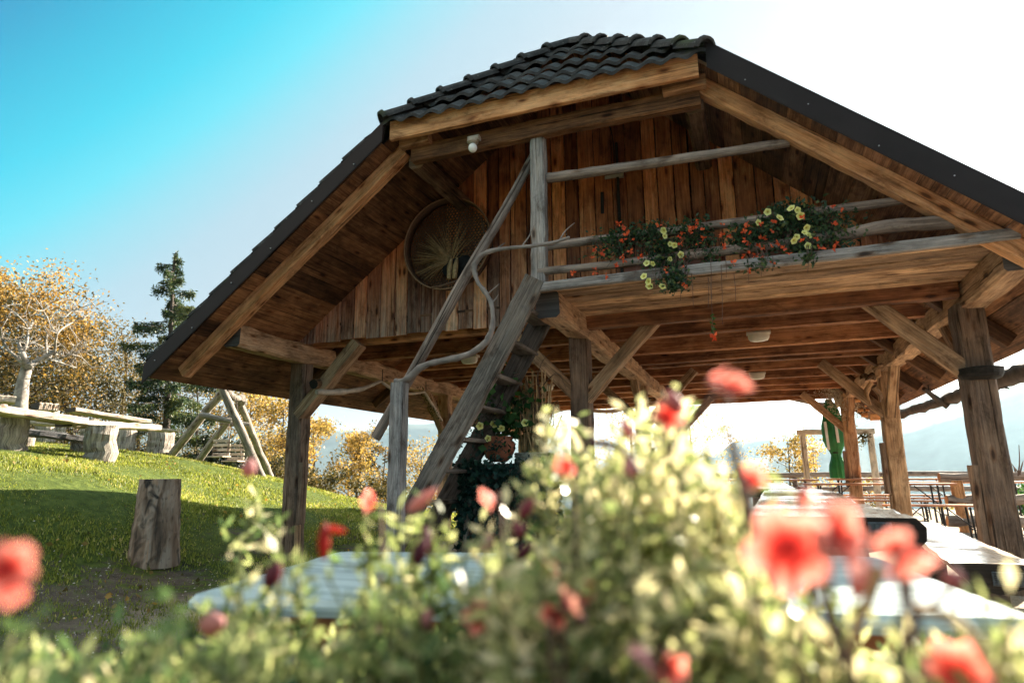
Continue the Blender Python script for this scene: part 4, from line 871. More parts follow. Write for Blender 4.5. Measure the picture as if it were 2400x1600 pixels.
# grass ------------------------------------------------------------------
n0 = 190000; a = RNG.uniform(-62, -12, n0)*pi/180; r = 3.0+14.5*RNG.random(n0)**1.15
gx = r*np.sin(a); gy = r*np.cos(a); lf = lawnf(gx, gy); pn = np.sin(gx*2.3+1)*np.sin(gy*2.1+gx)+np.sin(gx*5.1)*np.sin(gy*4.7+2)*.6+RNG.normal(0, .5, n0)
keep = (lf+pn*.22 > .48) & ((gx < -5.0) | ((gx < -3.4) & (pn > .2))); gx = gx[keep]; gy = gy[keep]; n0 = len(gx); gz = Hn(gx, gy)
dist = np.hypot(gx, gy); hgt = .028+.018*RNG.random(n0)+.03*(RNG.random(n0) < .06); hgt *= .55+dist*.02; wd = .0035+dist*.0006
lean = RNG.normal(0, .35, (n0, 2))*hgt[:, None]; aa = RNG.uniform(0, pi, n0)
V = np.zeros((n0, 3, 3)); V[:, 0] = np.stack([gx-np.cos(aa)*wd, gy-np.sin(aa)*wd, gz-.01], 1); V[:, 1] = np.stack([gx+np.cos(aa)*wd, gy+np.sin(aa)*wd, gz-.01], 1); V[:, 2] = np.stack([gx+lean[:, 0], gy+lean[:, 1], gz+hgt], 1)
lowf = np.sin(gx*.9+gy*.5)*np.sin(gy*1.3-gx*.4+1)+.6*np.sin(gx*3.1+2)*np.sin(gy*2.7)
tn = np.clip(.46+.12*pn[keep]+.13*lowf+RNG.normal(0, .2, n0), 0, 1); tn[RNG.random(n0) < .02] = 1
tag(mkobj('grass', V.reshape(-1, 3), np.arange(n0*3).reshape(-1, 3), M['grass'], None, {'tone': np.repeat(tn, 3)}), kind='stuff')
# pebbles and wood chips on the bare earth
n1 = 5200; a = RNG.uniform(-60, 34, n1)*pi/180; r = 2.6+10*RNG.random(n1)**1.2; px_ = r*np.sin(a); py_ = r*np.cos(a); k_ = (lawnf(px_, py_) < .75)|(RNG.random(n1) < .15); px_ = px_[k_]; py_ = py_[k_]; n1 = len(px_)
P = np.stack([px_, py_, Hn(px_, py_)+.004], 1); s = RNG.uniform(.004, .013, n1)[:, None, None]
q = np.array([[1, 0, -.2], [-.5, .87, -.2], [-.5, -.87, -.2], [0, 0, .6]]); V = P[:, None]+q[None]*s*RNG.uniform(.6, 1.4, (n1, 4, 3)); F_ = np.array([[0, 1, 3], [1, 2, 3], [2, 0, 3]]); Fq = (np.arange(n1)[:, None, None]*4+F_[None]).reshape(-1, 3)
M['chip'] = simple('pale_chips', (.40, .36, .33), .9, 0, .4, 3)
tag(mkobj('gravel', V.reshape(-1, 3), Fq, M['chip'], None), kind='stuff')

nl_ = 420; a = RNG.uniform(-62, -14, nl_)*pi/180; r = 3.5+13*RNG.random(nl_); lx = r*np.sin(a); ly = r*np.cos(a); k_ = lx < -4.2; lx = lx[k_]; ly = ly[k_]
PL = np.stack([lx, ly, Hn(lx, ly)+.03+.02*RNG.random(len(lx))], 1)
tag(leafobj('fallen_leaves', PL, .055, RNG.uniform(.3, 1, len(lx)), M['autumn'], None, asp=.7), kind='stuff')
# chopping stump -----------------------------------------------------------
sb = ghit(362, 1312, 4, 10); st_ = thing('wood_stump', sb, 'upright sawn log stump with patchy pale bark on the lawn', 'stump')
u_ = (at(415, 1200, 'Y', sb[1])-at(320, 1200, 'Y', sb[1]))[:3]; R_ = np.linalg.norm(u_)/2*.72
tpz = at(378, 1122, 'Y', sb[1]); m = MB(); n = 22; k = 40; P = np.zeros((n, k, 3)); G = np.zeros((n, k, 3)); rg = np.random.default_rng(9); lob = 1+.03*np.cos(np.arange(k)*2*pi/k*3+1)+.02*np.cos(np.arange(k)*2*pi/k*5)
for i in range(n):
    f = i/(n-1); c = sb+(tpz-sb)*f; c[2] = sb[2]-.06+(tpz[2]-sb[2]+.06)*f; rr = R_*(1.16-.20*f+.06*(1-f)**4)
    for j in range(k):
        th = 2*pi*j/k; q = rr*lob[j]*(1+rg.normal(0, .016)-(.06 if j in (31, 32) and f < .8 else 0)-(.035 if j in (36,) else 0)); P[i, j] = c+[cos(th)*q, sin(th)*q, 0]; G[i, j] = (f*1.0, cos(th)*R_, sin(th)*R_)
m.ring_shape(P, n, G, .5, .3, 0, True, 1); m.build('log', [M['stumpbark'], M['slab']], st_, False)


# rustic log tables on the hill ----------------------------------------------
def trunk_leg(px, py, d, wpx, hpx, parent, sunk=.08):
    b = ghit(px, py, 8, 22); d = hypot(b[0], b[1]); r = wpx/2/F_PX*d*.95; g = b[2]; t = b.copy(); t[2] = atd(px, py-hpx, d)[2]; b[2] = g-sunk
    m = MB(); m.log(b, t, r*1.04, r, 18, n=8, rough=.035, tone=.6, wea=.7, endmi=1); return m.build('trunk_leg', [M['logw'], M['slab']], parent, False)
def plank(a, b, w, h, parent, name='plank', tone=.8, end=1, mat='plankw'):
    m = MB(); a = np.array(a); b = np.array(b); m.timber(a, b, w, h, tone=tone, wea=.5, rough=.008, ch=.02, endmi=end, seg=16); return m.build(name, [M[mat], M['slabedge']], parent)
lt = thing('log_table', ground_pt(130, 13.2), 'long rough plank table on thick bark-covered trunk legs, nearest on the hill', 'table', 'log tables and benches on the hill')
trunk_leg(20, 1057, 12.6, 52, 94, lt); trunk_leg(231, 1077, 13.2, 58, 84, lt)
plank(atd(-70, 950, 12.3), atd(188, 990, 13.0), .45, .12, lt, 'table_plank'); plank(atd(150, 990, 13.1), atd(360, 1004, 14.3), .40, .11, lt, 'table_plank')
lb = thing('log_bench', ground_pt(120, 13.9), 'low grey plank bench in the shade under the nearest log table', 'bench', 'log tables and benches on the hill')
plank(atd(46, 1012, 14.0), atd(198, 1030, 14.2), .32, .11, lb, 'seat', .2, mat='greywood'); trunk_leg(184, 1058, 14.3, 28, 28, lb); trunk_leg(60, 1045, 14.2, 26, 32, lb)
lt2 = thing('log_table', ground_pt(300, 16), 'plank table with a charred left end on two short trunks, behind the nearest log table', 'table', 'log tables and benches on the hill')
plank(atd(165, 962, 16), atd(342, 988, 16.6), .5, .09, lt2, 'table_plank', .95); trunk_leg(287, 1050, 16.3, 44, 66, lt2); trunk_leg(205, 1040, 16.2, 30, 60, lt2)
lb2 = thing('log_bench', ground_pt(360, 15.4), 'short bench end on a squared trunk at the right end of the log tables', 'bench', 'log tables and benches on the hill')
plank(atd(300, 1000, 15.4), atd(409, 1010, 15.6), .4, .05, lb2, 'seat', .9); trunk_leg(375, 1056, 15.5, 50, 50, lb2)
lt3 = thing('log_table', ground_pt(0, 17), 'bleached plank table behind the bare white tree trunk at the left edge', 'table', 'log tables and benches on the hill')
plank(atd(-60, 930, 16.3), atd(36, 940, 16.3), .5, .13, lt3, 'table_plank', .95); plank(atd(82, 952, 16.6), atd(128, 956, 16.7), .5, .16, lt3, 'table_plank', .95); trunk_leg(-20, 1000, 16.4, 40, 60, lt3); trunk_leg(105, 1030, 16.6, 36, 68, lt3)
lb3 = thing('log_bench', ground_pt(100, 15.6), 'pale log bench seen through the legs of the nearest log table', 'bench', 'log tables and benches on the hill')
plank(atd(30, 985, 15.6), atd(136, 992, 15.6), .3, .12, lb3, 'seat', .95); trunk_leg(142, 1013, 15.5, 18, 24, lb3)

# swing ----------------------------------------------------------------------
sw = thing('wooden_swing', ground_pt(520, 16), 'tall A-frame swing of round poles with hanging slatted seats at the lawn edge', 'swing')
def pole(a, b, r, name='frame_pole'):
    m = MB(); m.log(a, b, r, r*.9, 10, wob=.006, tone=.5, wea=.6); m.build(name, M['logw'], sw, True)
G_ = lambda px, d: ground_pt(px, d, -.05)
def gp(px, py, d): p = ghit(px, py, 9, d+2); p[2] -= .05; return p
d1, d2 = 15.5, 17.5
pole(gp(405, 1058, d1), atd(533, 903, d1), .095); pole(gp(614, 1115, d1), atd(520, 908, d1), .095); pole(gp(466, 1075, d2), atd(572, 935, d2), .095); pole(gp(634, 1113, d2), atd(556, 930, d2), .095)
pole(atd(468, 973, d1), atd(542, 986, d1), .07, 'cross_bar'); pole(atd(515, 990, d2), atd(585, 996, d2), .07, 'cross_bar')
m = MB(); m.tube([atd(527, 912, d1), atd(545, 930, d1+.7), atd(556, 934, d1+1.3), atd(568, 930, d2+.2)], [.08, .09, .07, .08], 10, smoothpath=1); m.build('ridge_pole', M['logw'], sw, True)
for (sx, sy, dd) in ((522, 1062, 16.2), (556, 1072, 16.9)):
    st2 = atd(sx, sy, dd); m = MB()
    for q in range(4): m.timber(st2+[-.22, -.08+.0*q, .10*q-.02], st2+[.22, -.02, .10*q-.02], .02, .06, tone=.9, wea=.6)
    m.timber(st2+[-.24, -.12, -.08], st2+[.24, -.12, -.08], .26, .03, tone=.9, wea=.6); m.build('seat', M['plankw'], sw)
    for dx in (-.22, .22):
        m = MB(); m.tube([st2+[dx, -.1, -.05], atd(548, 932, dd)+[dx*.4, 0, 0]], .008, 5); m.build('rope', M['twig'], sw)

# central stump planter under the balcony ------------------------------------
pb = np.array([-2.32, 6.02, 0.]); gs = thing('tree_stump', pb, 'gnarled old tree stump overgrown with ivy behind the ladder', 'stump')
m = MB(); n = 16; k = 36; P = np.zeros((n, k, 3)); G = np.zeros((n, k, 3)); rg = np.random.default_rng(21)
for i in range(n):
    f = i/(n-1)
    for j in range(k):
        th = 2*pi*j/k; rr = .34*(1+.35*(1-f)**2.5+.10*(f > .8)*(f-.8)*4)*(1+.14*cos(3*th+f*2)+.07*cos(7*th+f*5)+rg.normal(0, .03)); P[i, j] = pb+[cos(th)*rr*1.15+.06*f, sin(th)*rr, -.05+f*1.13]; G[i, j] = (f*1.1, cos(th)*.3, sin(th)*.3)
m.ring_shape(P, n, G, .3, .3, 0, True, 1); m.build('trunk', [M['logw'], M['slabedge']], gs, True)
Pl = []; 
for q in range(2600):
    th = random.uniform(pi*.9, 2.15*pi); f = random.betavariate(2.2, 1.1); Pl.append(pb+[cos(th)*.45*1.05+.04, sin(th)*.42, f*1.14-.02])
Pl = np.array(Pl)+RNG.normal(0, .03, (2600, 3)); leafobj('ivy', Pl, .055, RNG.beta(2, 3, 2600), M['ivy'], gs, up=-.5, asp=.9)
pc = np.array([-2.33, 5.9, 1.10]); pt_ = thing('flower_pot', pc, 'bulbous terracotta pot of geraniums and yellow petunias standing on the stump', 'flower pot')
m = MB(); m.lathe(pc, [(.08, 0), (.13, .05), (.165, .12), (.16, .18), (.13, .205), (.145, .225), (.14, .24), (.11, .235), (.10, .19)], 26); m.build('pot', M['terra'], pt_, True)
m = MB(); m.lathe(pc+[0, 0, .2], [(.115, 0), (.10, .015), (.01, .02)], 20); m.build('soil', M['soil'], pt_)
Pl = RNG.normal(0, .5, (420, 3))*[.30, .16, .30]+pc+[.10, -.02, .46]; leafobj('geranium_leaves', Pl, .07, RNG.beta(2, 3, 420), M['geranium'], pt_, asp=1.0, up=.2)
Pl = np.concatenate([RNG.normal(0, .5, (500, 3))*[.28, .2, .30]+pc+[-.14, -.04, .32], RNG.normal(0, .5, (160, 3))*[.10, .05, .24]+pc+[.04, -.18, .08]]); leafobj('petunia_leaves', Pl, .035, RNG.beta(2, 3, 660), M['ivy'], pt_)
m = MB()
for q in range(26): e = pc+RNG.normal(0, .5, 3)*[.4, .2, .3]+[0, 0, .5]; m.tube([pc+[random.uniform(-.08, .08), 0, .2], (pc+e)/2+[0, 0, .15], e], [.005, .004, .002], 4)
m.build('stems', M['stem'], pt_)
for px, py in ((1158, 993), (1175, 1003), (1144, 1027), (1125, 998), (1163, 963), (1230, 990)): petunia(at(px, py, 'Y', 5.72), .036, pt_)
kc = np.array([-2.0, 6.0, .98]); kb = thing('wicker_basket', kc, 'pale wicker basket of tall dried reeds beside the geranium pot', 'basket')
m = MB()
for r_ in range(9):
    z = .0+r_*.024; ph = r_*pi/14
    P = [[kc[0]+(.165+.02*r_/8+.007*sin(14*a+ (pi if r_ % 2 else 0)))*cos(a), kc[1]+(.13+.007*sin(14*a+(pi if r_ % 2 else 0)))*sin(a), kc[2]+z] for a in np.linspace(0, 2*pi, 85)]
    m.tube(P, .0125, 5, cap=False)
m.lathe(kc, [(.14, -.01), (.15, .19)], 20, cap=True); m.build('woven_body', M['wickerlight'], kb, True)
m = MB()
for q in range(120):
    b = kc+[random.uniform(-.12, .12), random.uniform(-.08, .08), .15]; e = b+[random.gauss(0, .07), random.gauss(0, .05), random.uniform(.35, .85)]
    m.timber(b, e, .007, .018, up=(0, 1, .01), seg=4, rough=.004, tone=random.random())
m.build('dried_reeds', M['straw'], kb)
m = MB()
for q in range(18):
    b = kc+[random.uniform(-.1, .1), 0, .3]; top = at(random.uniform(1190, 1335), random.uniform(850, 960), 'Y', 5.9); pts = [b, b*.5+top*.5+RNG.normal(0, .07, 3), top, top+RNG.normal(0, .09, 3)-[0, 0, .1]]; m.tube(pts, [.006, .005, .004, .002], 4, smoothpath=2)
m.build('curly_twigs', M['twig'], kb, True)
PP = RNG.normal(0, .5, (700, 3))*[.2, .12, .3]+kc+[.06, .05, .42]; leafobj('seed_heads', PP, .02, RNG.uniform(.1, .8, 700), M['gold'], kb)

# peeled branch garland under the left eave ----------------------------------
gl = thing('branch_garland', at(900, 893, 'Y', 6.9), 'peeled pale branch garland hung with hooks along the left tie beam', 'garland')
def garl(pts, r, mat='peeled'):
    m = MB(); m.tube([at(x, y, 'Y', Y) for x, y, Y in pts], r, 8, rough=.12, smoothpath=2); m.build('branch', M[mat], gl, True)
garl([(742, 918, 6.3), (800, 920, 6.7), (850, 912, 7.1), (893, 893, 7.5)], [.03, .035, .03, .018]); garl([(893, 893, 7.5), (905, 903, 7.6), (930, 918, 7.9), (960, 924, 8.2), (996, 918, 8.6)], [.016, .022, .022, .02, .016]); garl([(996, 920, 8.6), (1005, 935, 8.7), (1020, 960, 8.9), (1036, 985, 9.2)], [.018, .022, .024, .016])
for px, py, Y in ((896, 893, 7.5), (998, 918, 8.6)):
    m = MB(); p = at(px, py, 'Y', Y); m.tube([p, p+[.0, 0, .16]], .006, 5); m.build('hook', M['black'], gl)
Pg = np.array([at(985+q*40+random.gauss(0, 5), 905+q*75+random.gauss(0, 5), 'Y', 8.8) for q in RNG.random(160)]); leafobj('leaf_sprig', Pg, .035, RNG.random(160), M['olive'], gl)
g2 = thing('branch_garland', at(1420, 962, 'Y', 16.6), 'thin bent branch strung across the far end of the pavilion', 'garland')
m = MB(); m.tube([at(x, y, 'Y', 16.6) for x, y in ((1290, 968), (1325, 956), (1370, 960), (1430, 966), (1480, 952), (1560, 946), (1620, 945), (1700, 930), (1790, 922), (1860, 934), (1900, 944), (1965, 950))], .05, 8, rough=.1, smoothpath=2); m.build('branch', M['greybranch'], g2, True)
for px, py in ((1620, 945), (1935, 948), (1826, 925), (1320, 958)):
    m = MB(); p = at(px, py, 'Y', 16.55); m.tube([p, [p[0], p[1]-.3, 2.6]], .012, 4); m.build('wire', M['black'], g2)

# rough logs hung along the right eave ----------------------------------------
hl = thing('hanging_log', at(2230, 925, 'X', 2.6), 'rough bark-covered log slung under the right eave as a gutter pole', 'log')
def elog(pts, r, name='log', mat='darklog'):
    P = [at(x, y, 'X', 2.62) for x, y in pts]; m = MB(); m.tube(P, r, 12, rough=.12, smoothpath=2); m.build(name, M[mat], hl, True)
elog([(2098, 970), (2118, 966), (2150, 958), (2190, 945), (2235, 930), (2262, 920), (2300, 906), (2345, 890), (2400, 872), (2500, 842)], [.06, .075, .075, .07, .085, .07, .08, .095, .09, .09])
elog([(2098, 972), (2112, 976), (2128, 970)], [.05, .06, .03], 'knot'); elog([(2345, 905), (2362, 902), (2375, 890)], [.03, .02, .008], 'side_twig'); elog([(2350, 905), (2365, 910)], [.02, .006], 'side_twig')
bp_ = at(2222, 950, 'X', 2.62); pr_ = thing('round_pole', bp_, 'slim dark pole hanging by a wire below the right rafters', 'pole')
m = MB(); m.tube([at(2165, 910, 'X', 2.3), at(2190, 930, 'X', 2.45), at(2222, 952, 'X', 2.6)], [.03, .04, .05], 8, rough=.08, endmi=0); m.build('pole', M['darklog'], pr_, True)
m = MB(); a_ = at(2177, 915, 'X', 2.35); m.tube([a_, a_+[0, 0, .5]], .008, 4); m.build('wire', M['black'], pr_)

# things hung by the right posts -----------------------------------------------
root_ = thing('carved_root', at(2055, 900, 'X', 1.86), 'knobbly dry root wedged on the second right post bracket', 'root')
m = MB()
for q in range(7): b = at(2040+random.uniform(-10, 16), 880+random.uniform(-20, 25), 'Y', 9.9); e = b+RNG.normal(0, .13, 3)+[0, 0, -.05]; m.tube([b, (b+e)/2+RNG.normal(0, .04, 3), e], [.04, .03, .01], 8, rough=.15, smoothpath=1)
m.build('root', M['timber'], root_, True)
def bunch(px, py, s, label):
    c = at(px, py, 'Y', 14.7); t = thing('dried_bunch', c, label, 'dried flowers', 'dried bunches on the far right post'); P = RNG.normal(0, .5, (900, 3))*s+c; leafobj('plumes', P, .06, RNG.uniform(.5, 1, 900), M['fluffleaf'], t, asp=.2)
M['fluffleaf'] = leafmat('plume_strands', [(0, (.25, .2, .17)), (.6, (.55, .48, .42)), (1, (.7, .65, .6))], .3)
bunch(1962, 925, (.28, .2, .42), 'pale dried plumes on the left of the far right post'); bunch(2002, 930, (.28, .2, .40), 'pale dried plumes on the right of the far right post'); bunch(1984, 908, (.5, .25, .22), 'pale dried plumes over the top of the far right post')
ch = thing('wooden_chime', at(2025, 965, 'Y', 12), 'string of small stones and wood offcuts hanging between the right posts', 'hanging')
for px, py, s in ((2017, 961, .05), (2026, 972, .06), (2033, 960, .03), (2010, 938, .05), (2030, 950, .03), (2052, 978, .10)):
    c = at(px, py, 'Y', 12); m = MB(); m.timber(c-[s*.8, 0, 0], c+[s*.8, 0, 0], s, s, rough=.006, tone=.9); m.build('wood_piece', M['rafter'], ch)
    m = MB(); m.tube([c, c+[0, 0, .3]], .003, 3); m.build('string', M['twig'], ch)

# slab table and benches in the pavilion ---------------------------------------
st3 = thing('slab_table', (.36, 5.5, 0), 'long thick wooden slab table with a black end under the pavilion', 'table')
m = MB(); m.timber((.27, 3.25, .72), (.40, 8.2, .735), .76, .125, tone=.95, wea=.5, rough=.010, ch=.045, seg=30, endmi=1, taper=.8); m.build('table_top', [M['slab'], M['slabedge']], st3)
for y in (3.9, 7.4):
    m = MB(); m.log((.33, y, -.05), (.33, y, .66), .20, .18, 16, tone=.4, wea=.3); m.build('trunk_leg', M['logw'], st3)
m = MB(); c = at(2063, 1236, 'Y', 3.23); m.timber(c-[.045, 0, 0], c+[.045, 0, 0], .01, .045, up=(0, 0, 1), rough=0)
for q in range(5): m.timber(c+[-.04+q*.02, -.008, -.02], c+[-.04+q*.02, -.008, .02], .005, .005, up=(0, 1, 0), rough=0, seg=2)
m.build('nail_plate', M['plate'], st3)
sbn = thing('slab_bench', (1.22, 5.2, 0), 'heavy half-log bench with a dark end and metal plate beside the right front post', 'bench')
m = MB(); P = []; n = 26
for i in range(n):
    f = i/(n-1); y = 4.18+3.0*f; xc = 1.13+.24*f; hw = .20*(1-.18*f); prof = [(-hw, .0), (-hw*.55, -.11), (0, -.15), (hw*.6, -.12), (hw, -.03), (hw*1.0, .0), (hw*.5, .006), (-hw*.5, .006)]
    P.append([(xc+a_+random.gauss(0, .004), y, .50+b_+random.gauss(0, .003)) for a_, b_ in prof])
P = np.array(P); Gc = np.stack([P[..., 1], P[..., 0], P[..., 2]], -1); m.ring_shape(P, n, Gc+3.3, .95, .5, 0, True, 1); m.build('seat', [M['slab'], M['slabedge']], sbn)
m = MB(); m.timber((1.13, 4.55, .02), (1.13, 4.85, .02), .3, .66, tone=.2, rough=.01); m.build('support_block', M['ladderw'], sbn)
m = MB(); m.timber((1.30, 6.6, .02), (1.30, 6.85, .02), .28, .66, tone=.2, rough=.01); m.build('support_block', M['ladderw'], sbn)
m = MB(); c = np.array([1.19, 4.165, .435]); m.timber(c-[.085, 0, 0], c+[.085, 0, 0], .01, .07, up=(0, 0, 1), rough=0)
for r_ in range(6):
    for q in range(8): m.timber(c+[-.078+q*.021, -.007, -.028+r_*.011], c+[-.066+q*.021, -.007, -.028+r_*.011], .004, .004, rough=0, seg=2, mi=1)
m.build('nail_plate', [M['plate'], M['slabedge']], sbn)
lbn = thing('slab_bench', (-.35, 5.2, 0), 'pale plank bench on the left side of the slab table', 'bench')
m = MB(); m.timber((-.42, 3.9, .47), (-.30, 8.2, .47), .32, .08, tone=.95, wea=.5, seg=16, endmi=1); m.build('seat', [M['slab'], M['slabedge']], lbn)
for y in (4.3, 7.6): m = MB(); m.log((-.36, y, -.05), (-.36, y, .43), .13, .13, 12); m.build('trunk_leg', M['logw'], lbn)
st4 = thing('slab_table', (-.5, 11.2, 0), 'second slab table with dark cut end farther back in the pavilion', 'table')
m = MB(); m.timber((.10, 9.3, .70), (.12, 13.5, .70), .75, .11, tone=.95, wea=.5, seg=16, endmi=1); m.build('table_top', [M['slab'], M['slabedge']], st4)
for y in (9.9, 12.8): m = MB(); m.log((.1, y, -.05), (.1, y, .65), .18, .17, 12); m.build('trunk_leg', M['logw'], st4)
for k, (xa, y0, y1, lab) in enumerate(((-.95, 8.6, 11.5, 'pale slab bench left of the far slab table'),)):
    t = thing('slab_bench', (xa, y0, 0), lab, 'bench'); m = MB(); m.timber((xa, y0, .46), (xa+.05, y1, .46), .5, .1, tone=.95, wea=.4, endmi=1); m.build('seat', [M['slab'], M['slabedge']], t)
    for y in (y0+.4, y1-.4): m = MB(); m.log((xa, y, -.05), (xa, y, .41), .14, .14, 12); m.build('trunk_leg', M['logw'], t)

# beer garden sets ---------------------------------------------------------------
def beer(x0, x1, y, z, w, label, kind, grp):
    t = thing('beer_table' if kind else 'beer_bench', ((x0+x1)/2, y, 0), label, 'table' if kind else 'bench', grp)
    m = MB(); m.timber((x0, y, z), (x1, y, z), w, .028, tone=.7, wea=.0, rough=.001, seg=4, ch=.004); m.build('table_top' if kind else 'seat', M['beertop'], t)
    for xx, sg in ((x0+.22, 1), (x1-.22, -1)):
        for yy in (y-w*.42, y+w*.42):
            m = MB(); m.tube([(xx+sg*.03, yy, z-.02), (xx-sg*.0, yy, .0)], .015, 6); m.build('leg', M['black'], t)
        m = MB(); m.tube([(xx, y-w*.42, .14), (xx, y+w*.42, .14)], .011, 6); m.tube([(xx, y, z-.30), (xx+sg*.30, y, z-.03)], .009, 6); m.tube([(xx, y-w*.42, z-.3), (xx, y+w*.42, z-.3)], .009, 6); m.build('brace', M['black'], t)
beer(.7, 2.82, 11.9, .76, .5, 'folding beer table nearest the second right post', 1, 'folding beer tables')
beer(1.3, 3.5, 14.6, .80, .5, 'folding beer table in the second row towards the fence', 1, 'folding beer tables')
beer(2.0, 4.2, 13.2, .76, .5, 'folding beer table behind the stacked log rails', 1, 'folding beer tables')
beer(-.9, 1.2, 15.2, .78, .5, 'folding beer table left of the far right post', 1, 'folding beer tables')
beer(1.7, 3.05, 11.2, .47, .26, 'folding beer bench in front of the nearest beer table', 0, 'folding beer benches')
beer(.6, 2.8, 12.7, .47, .26, 'folding beer bench behind the nearest beer table', 0, 'folding beer benches')
beer(1.2, 3.3, 13.9, .47, .26, 'folding beer bench in front of the second-row table', 0, 'folding beer benches')
beer(1.3, 3.4, 15.4, .47, .26, 'folding beer bench closest to the fence', 0, 'folding beer benches')
# fence
fe = thing('rail_fence', (2, 18, 0), 'wooden rail fence along the terrace edge with the mountains behind', 'fence')
for z, x0, x1 in ((.86, -1.6, 9), (.52, -2.2, 9)):
    m = MB(); m.log((x0, 18, z), (x1, 18.2, z), .065, .06, 10, n=16, wob=.012, tone=.6, wea=.8); m.build('rail', M['pole'], fe, True)
for x in (-1.2, .9, 3.0, 5.1, 7.2): m = MB(); m.log((x, 18.1, -.4), (x, 18.1, .92), .06, .06, 10, tone=.4, wea=.7); m.build('post', M['pole'], fe, True)
# pale frame
pf = thing('garden_arch', at(1960, 1100, 'Y', 17), 'pale open rectangular timber frame standing at the fence', 'arch')
a1 = at(1880, 1015, 'Y', 17); a2 = at(2038, 1012, 'Y', 17); 
for a_ in (a1, a2): m = MB(); m.timber((a_[0]+.03, 17, -.1), (a_[0], 17, a_[2]), .13, .13, up=(0, 1, 0), tone=1, wea=.6); m.build('post', M['plankw'], pf)
m = MB(); m.timber((a1[0]-.12, 17, a1[2]+.02), (a2[0]+.10, 17, a2[2]+.02), .12, .12, tone=.9, wea=.6); m.build('lintel', M['plankw'], pf)
Pv = np.array([at(2022+random.gauss(0, 9), 1017+abs(random.gauss(0, 12)), 'Y', 16.9) for _ in range(260)]); leafobj('climber', Pv, .05, RNG.random(260), M['olive'], pf)
# closed parasol
pp = at(1962, 1100, 'Y', 15.6); ps = thing('closed_parasol', (pp[0], pp[1], 0), 'folded green parasol with white print strapped shut beside the far right post', 'parasol')
m = MB(); m.tube([(pp[0], pp[1], 0), (pp[0], pp[1], 2.75)], .024, 10); m.build('pole', M['plate'], ps)
m = MB(); n = 18; k = 32; P = np.zeros((n, k, 3)); zt, zb = at(1950, 935, 'Y', 15.6)[2], at(1966, 1122, 'Y', 15.6)[2]
for i in range(n):
    f = i/(n-1); z = zt+(zb-zt)*f; base_r = np.interp(f, [0, .12, .35, .55, .68, .72, .85, 1], [.05, .13, .20, .19, .09, .08, .16, .15])
    for j in range(k):
        th = 2*pi*j/k; rr = base_r*(1+.13*cos(11*th+f*3+1.5*sin(th))+.16*cos(3*th+f*2.5)+.05*cos(23*th)); P[i, j] = (pp[0]+cos(th)*rr-.03+f*.06, pp[1]+sin(th)*rr, z)
m.ring_shape(P, n, P.copy(), .5, 0.); m.build('canopy', M['greencloth'], ps, True)
for (za, zb_, xo) in ((2.0, 1.40, -.14), (1.95, 1.55, .06)):
    m = MB(); m.timber((pp[0]+xo, pp[1]-.22, zb_), (pp[0]+xo-.02, pp[1]-.21, za), .05, .012, up=(0, 1, 0), rough=.004); m.build('print_panel', M['whitecloth'], ps)
m = MB(); m.lathe((pp[0], pp[1], 1.33), [(.10, 0), (.105, .03)], 16); m.build('strap', M['black'], ps)
# horizontal log rack
lr = thing('log_rack', (3.3, 10.6, 0), 'stacked horizontal logs on a squared post behind the right front post', 'bench')
pf_ = at(2266, 1247, 'Z', 0); X0, Y0 = pf_[0], pf_[1]
m = MB(); m.timber((X0, Y0, -.05), (X0-.05, Y0, .80), .15, .15, up=(0, 1, 0), tone=.8, wea=.1); m.build('post', M['rafter'], lr)
for z, r_, xs in ((.85, .075, -.28), (.50, .08, -.22), (.17, .085, -.25)):
    m = MB(); m.log((X0+xs, Y0-.02, z), (X0+3.0, Y0+.1, z+.01), r_, r_, 12, tone=.8, wea=.6, endmi=1); m.build('log', [M['pole'], M['rafter']], lr, True)
rb = thing('log_stack', (2.45, 6.2, 0), 'stack of thick logs cut off by the right edge', 'logs')
for z, x0 in ((.86, 2.38), (.58, 2.50), (.30, 2.42), (.08, 2.5)):
    m = MB(); m.log((x0, 7.2, z), (x0+2.5, 7.0, z), .14, .14, 14, tone=.5, wea=.5, endmi=1); m.build('log', [M['logw'], M['timber']], rb, True)
wd_ = thing('tall_weed', at(2385, 1110, 'Y', 12), 'dry branching weed stalk beyond the logs at the right edge', 'plant')
m = MB()
for pts in ([(2386, 1115), (2390, 1080), (2388, 1042)], [(2392, 1112), (2380, 1098), (2368, 1082)], [(2390, 1110), (2398, 1080)], [(2380, 1105), (2376, 1092)]): m.tube([at(x, y, 'Y', 12) for x, y in pts], [.012, .009, .004], 5, smoothpath=1)
m.build('stalk', M['twig'], wd_)

# foreground table -----------------------------------------------------------
FL, FR, BL, BR = [at(x, y, 'Z', .755) for x, y in ((424, 1398), (2460, 1452), (790, 1291), (2050, 1302))]
tt = thing('white_table', (FL+BR)/2*[1, 1, 0], 'white painted table with a scalloped apron right behind the foreground flowers', 'table')
def table_slab(cs, z0, z1, rnd=.012):
    cs = np.array(cs); c0 = cs.mean(0); V = []; rings = []
    for z, ins in ((z0, rnd), (z0+rnd, 0), (z1-rnd, 0), (z1, rnd)):
        ring = []
        for q in range(4):
            p = cs[q]; pr = cs[q-1]; nx = cs[(q+1) % 4]; d1_ = (pr-p)/np.linalg.norm(pr-p); d2_ = (nx-p)/np.linalg.norm(nx-p)
            for a_ in (0, .5, 1): 
                e = p+(d1_*(1-a_)+d2_*a_)*.03*(1 if a_ != .5 else .72); e = e+(c0-e)/np.linalg.norm(c0-e)*ins; ring.append([e[0], e[1], z])
        rings.append(ring)
    return np.array(rings)
rg_ = table_slab([FL[:3], FR, BR, BL], .722, .755); m = MB(); m.ring_shape(rg_, 4, rg_.copy(), .5, 0.); top = m.build('table_top', M['tabletop'], tt)
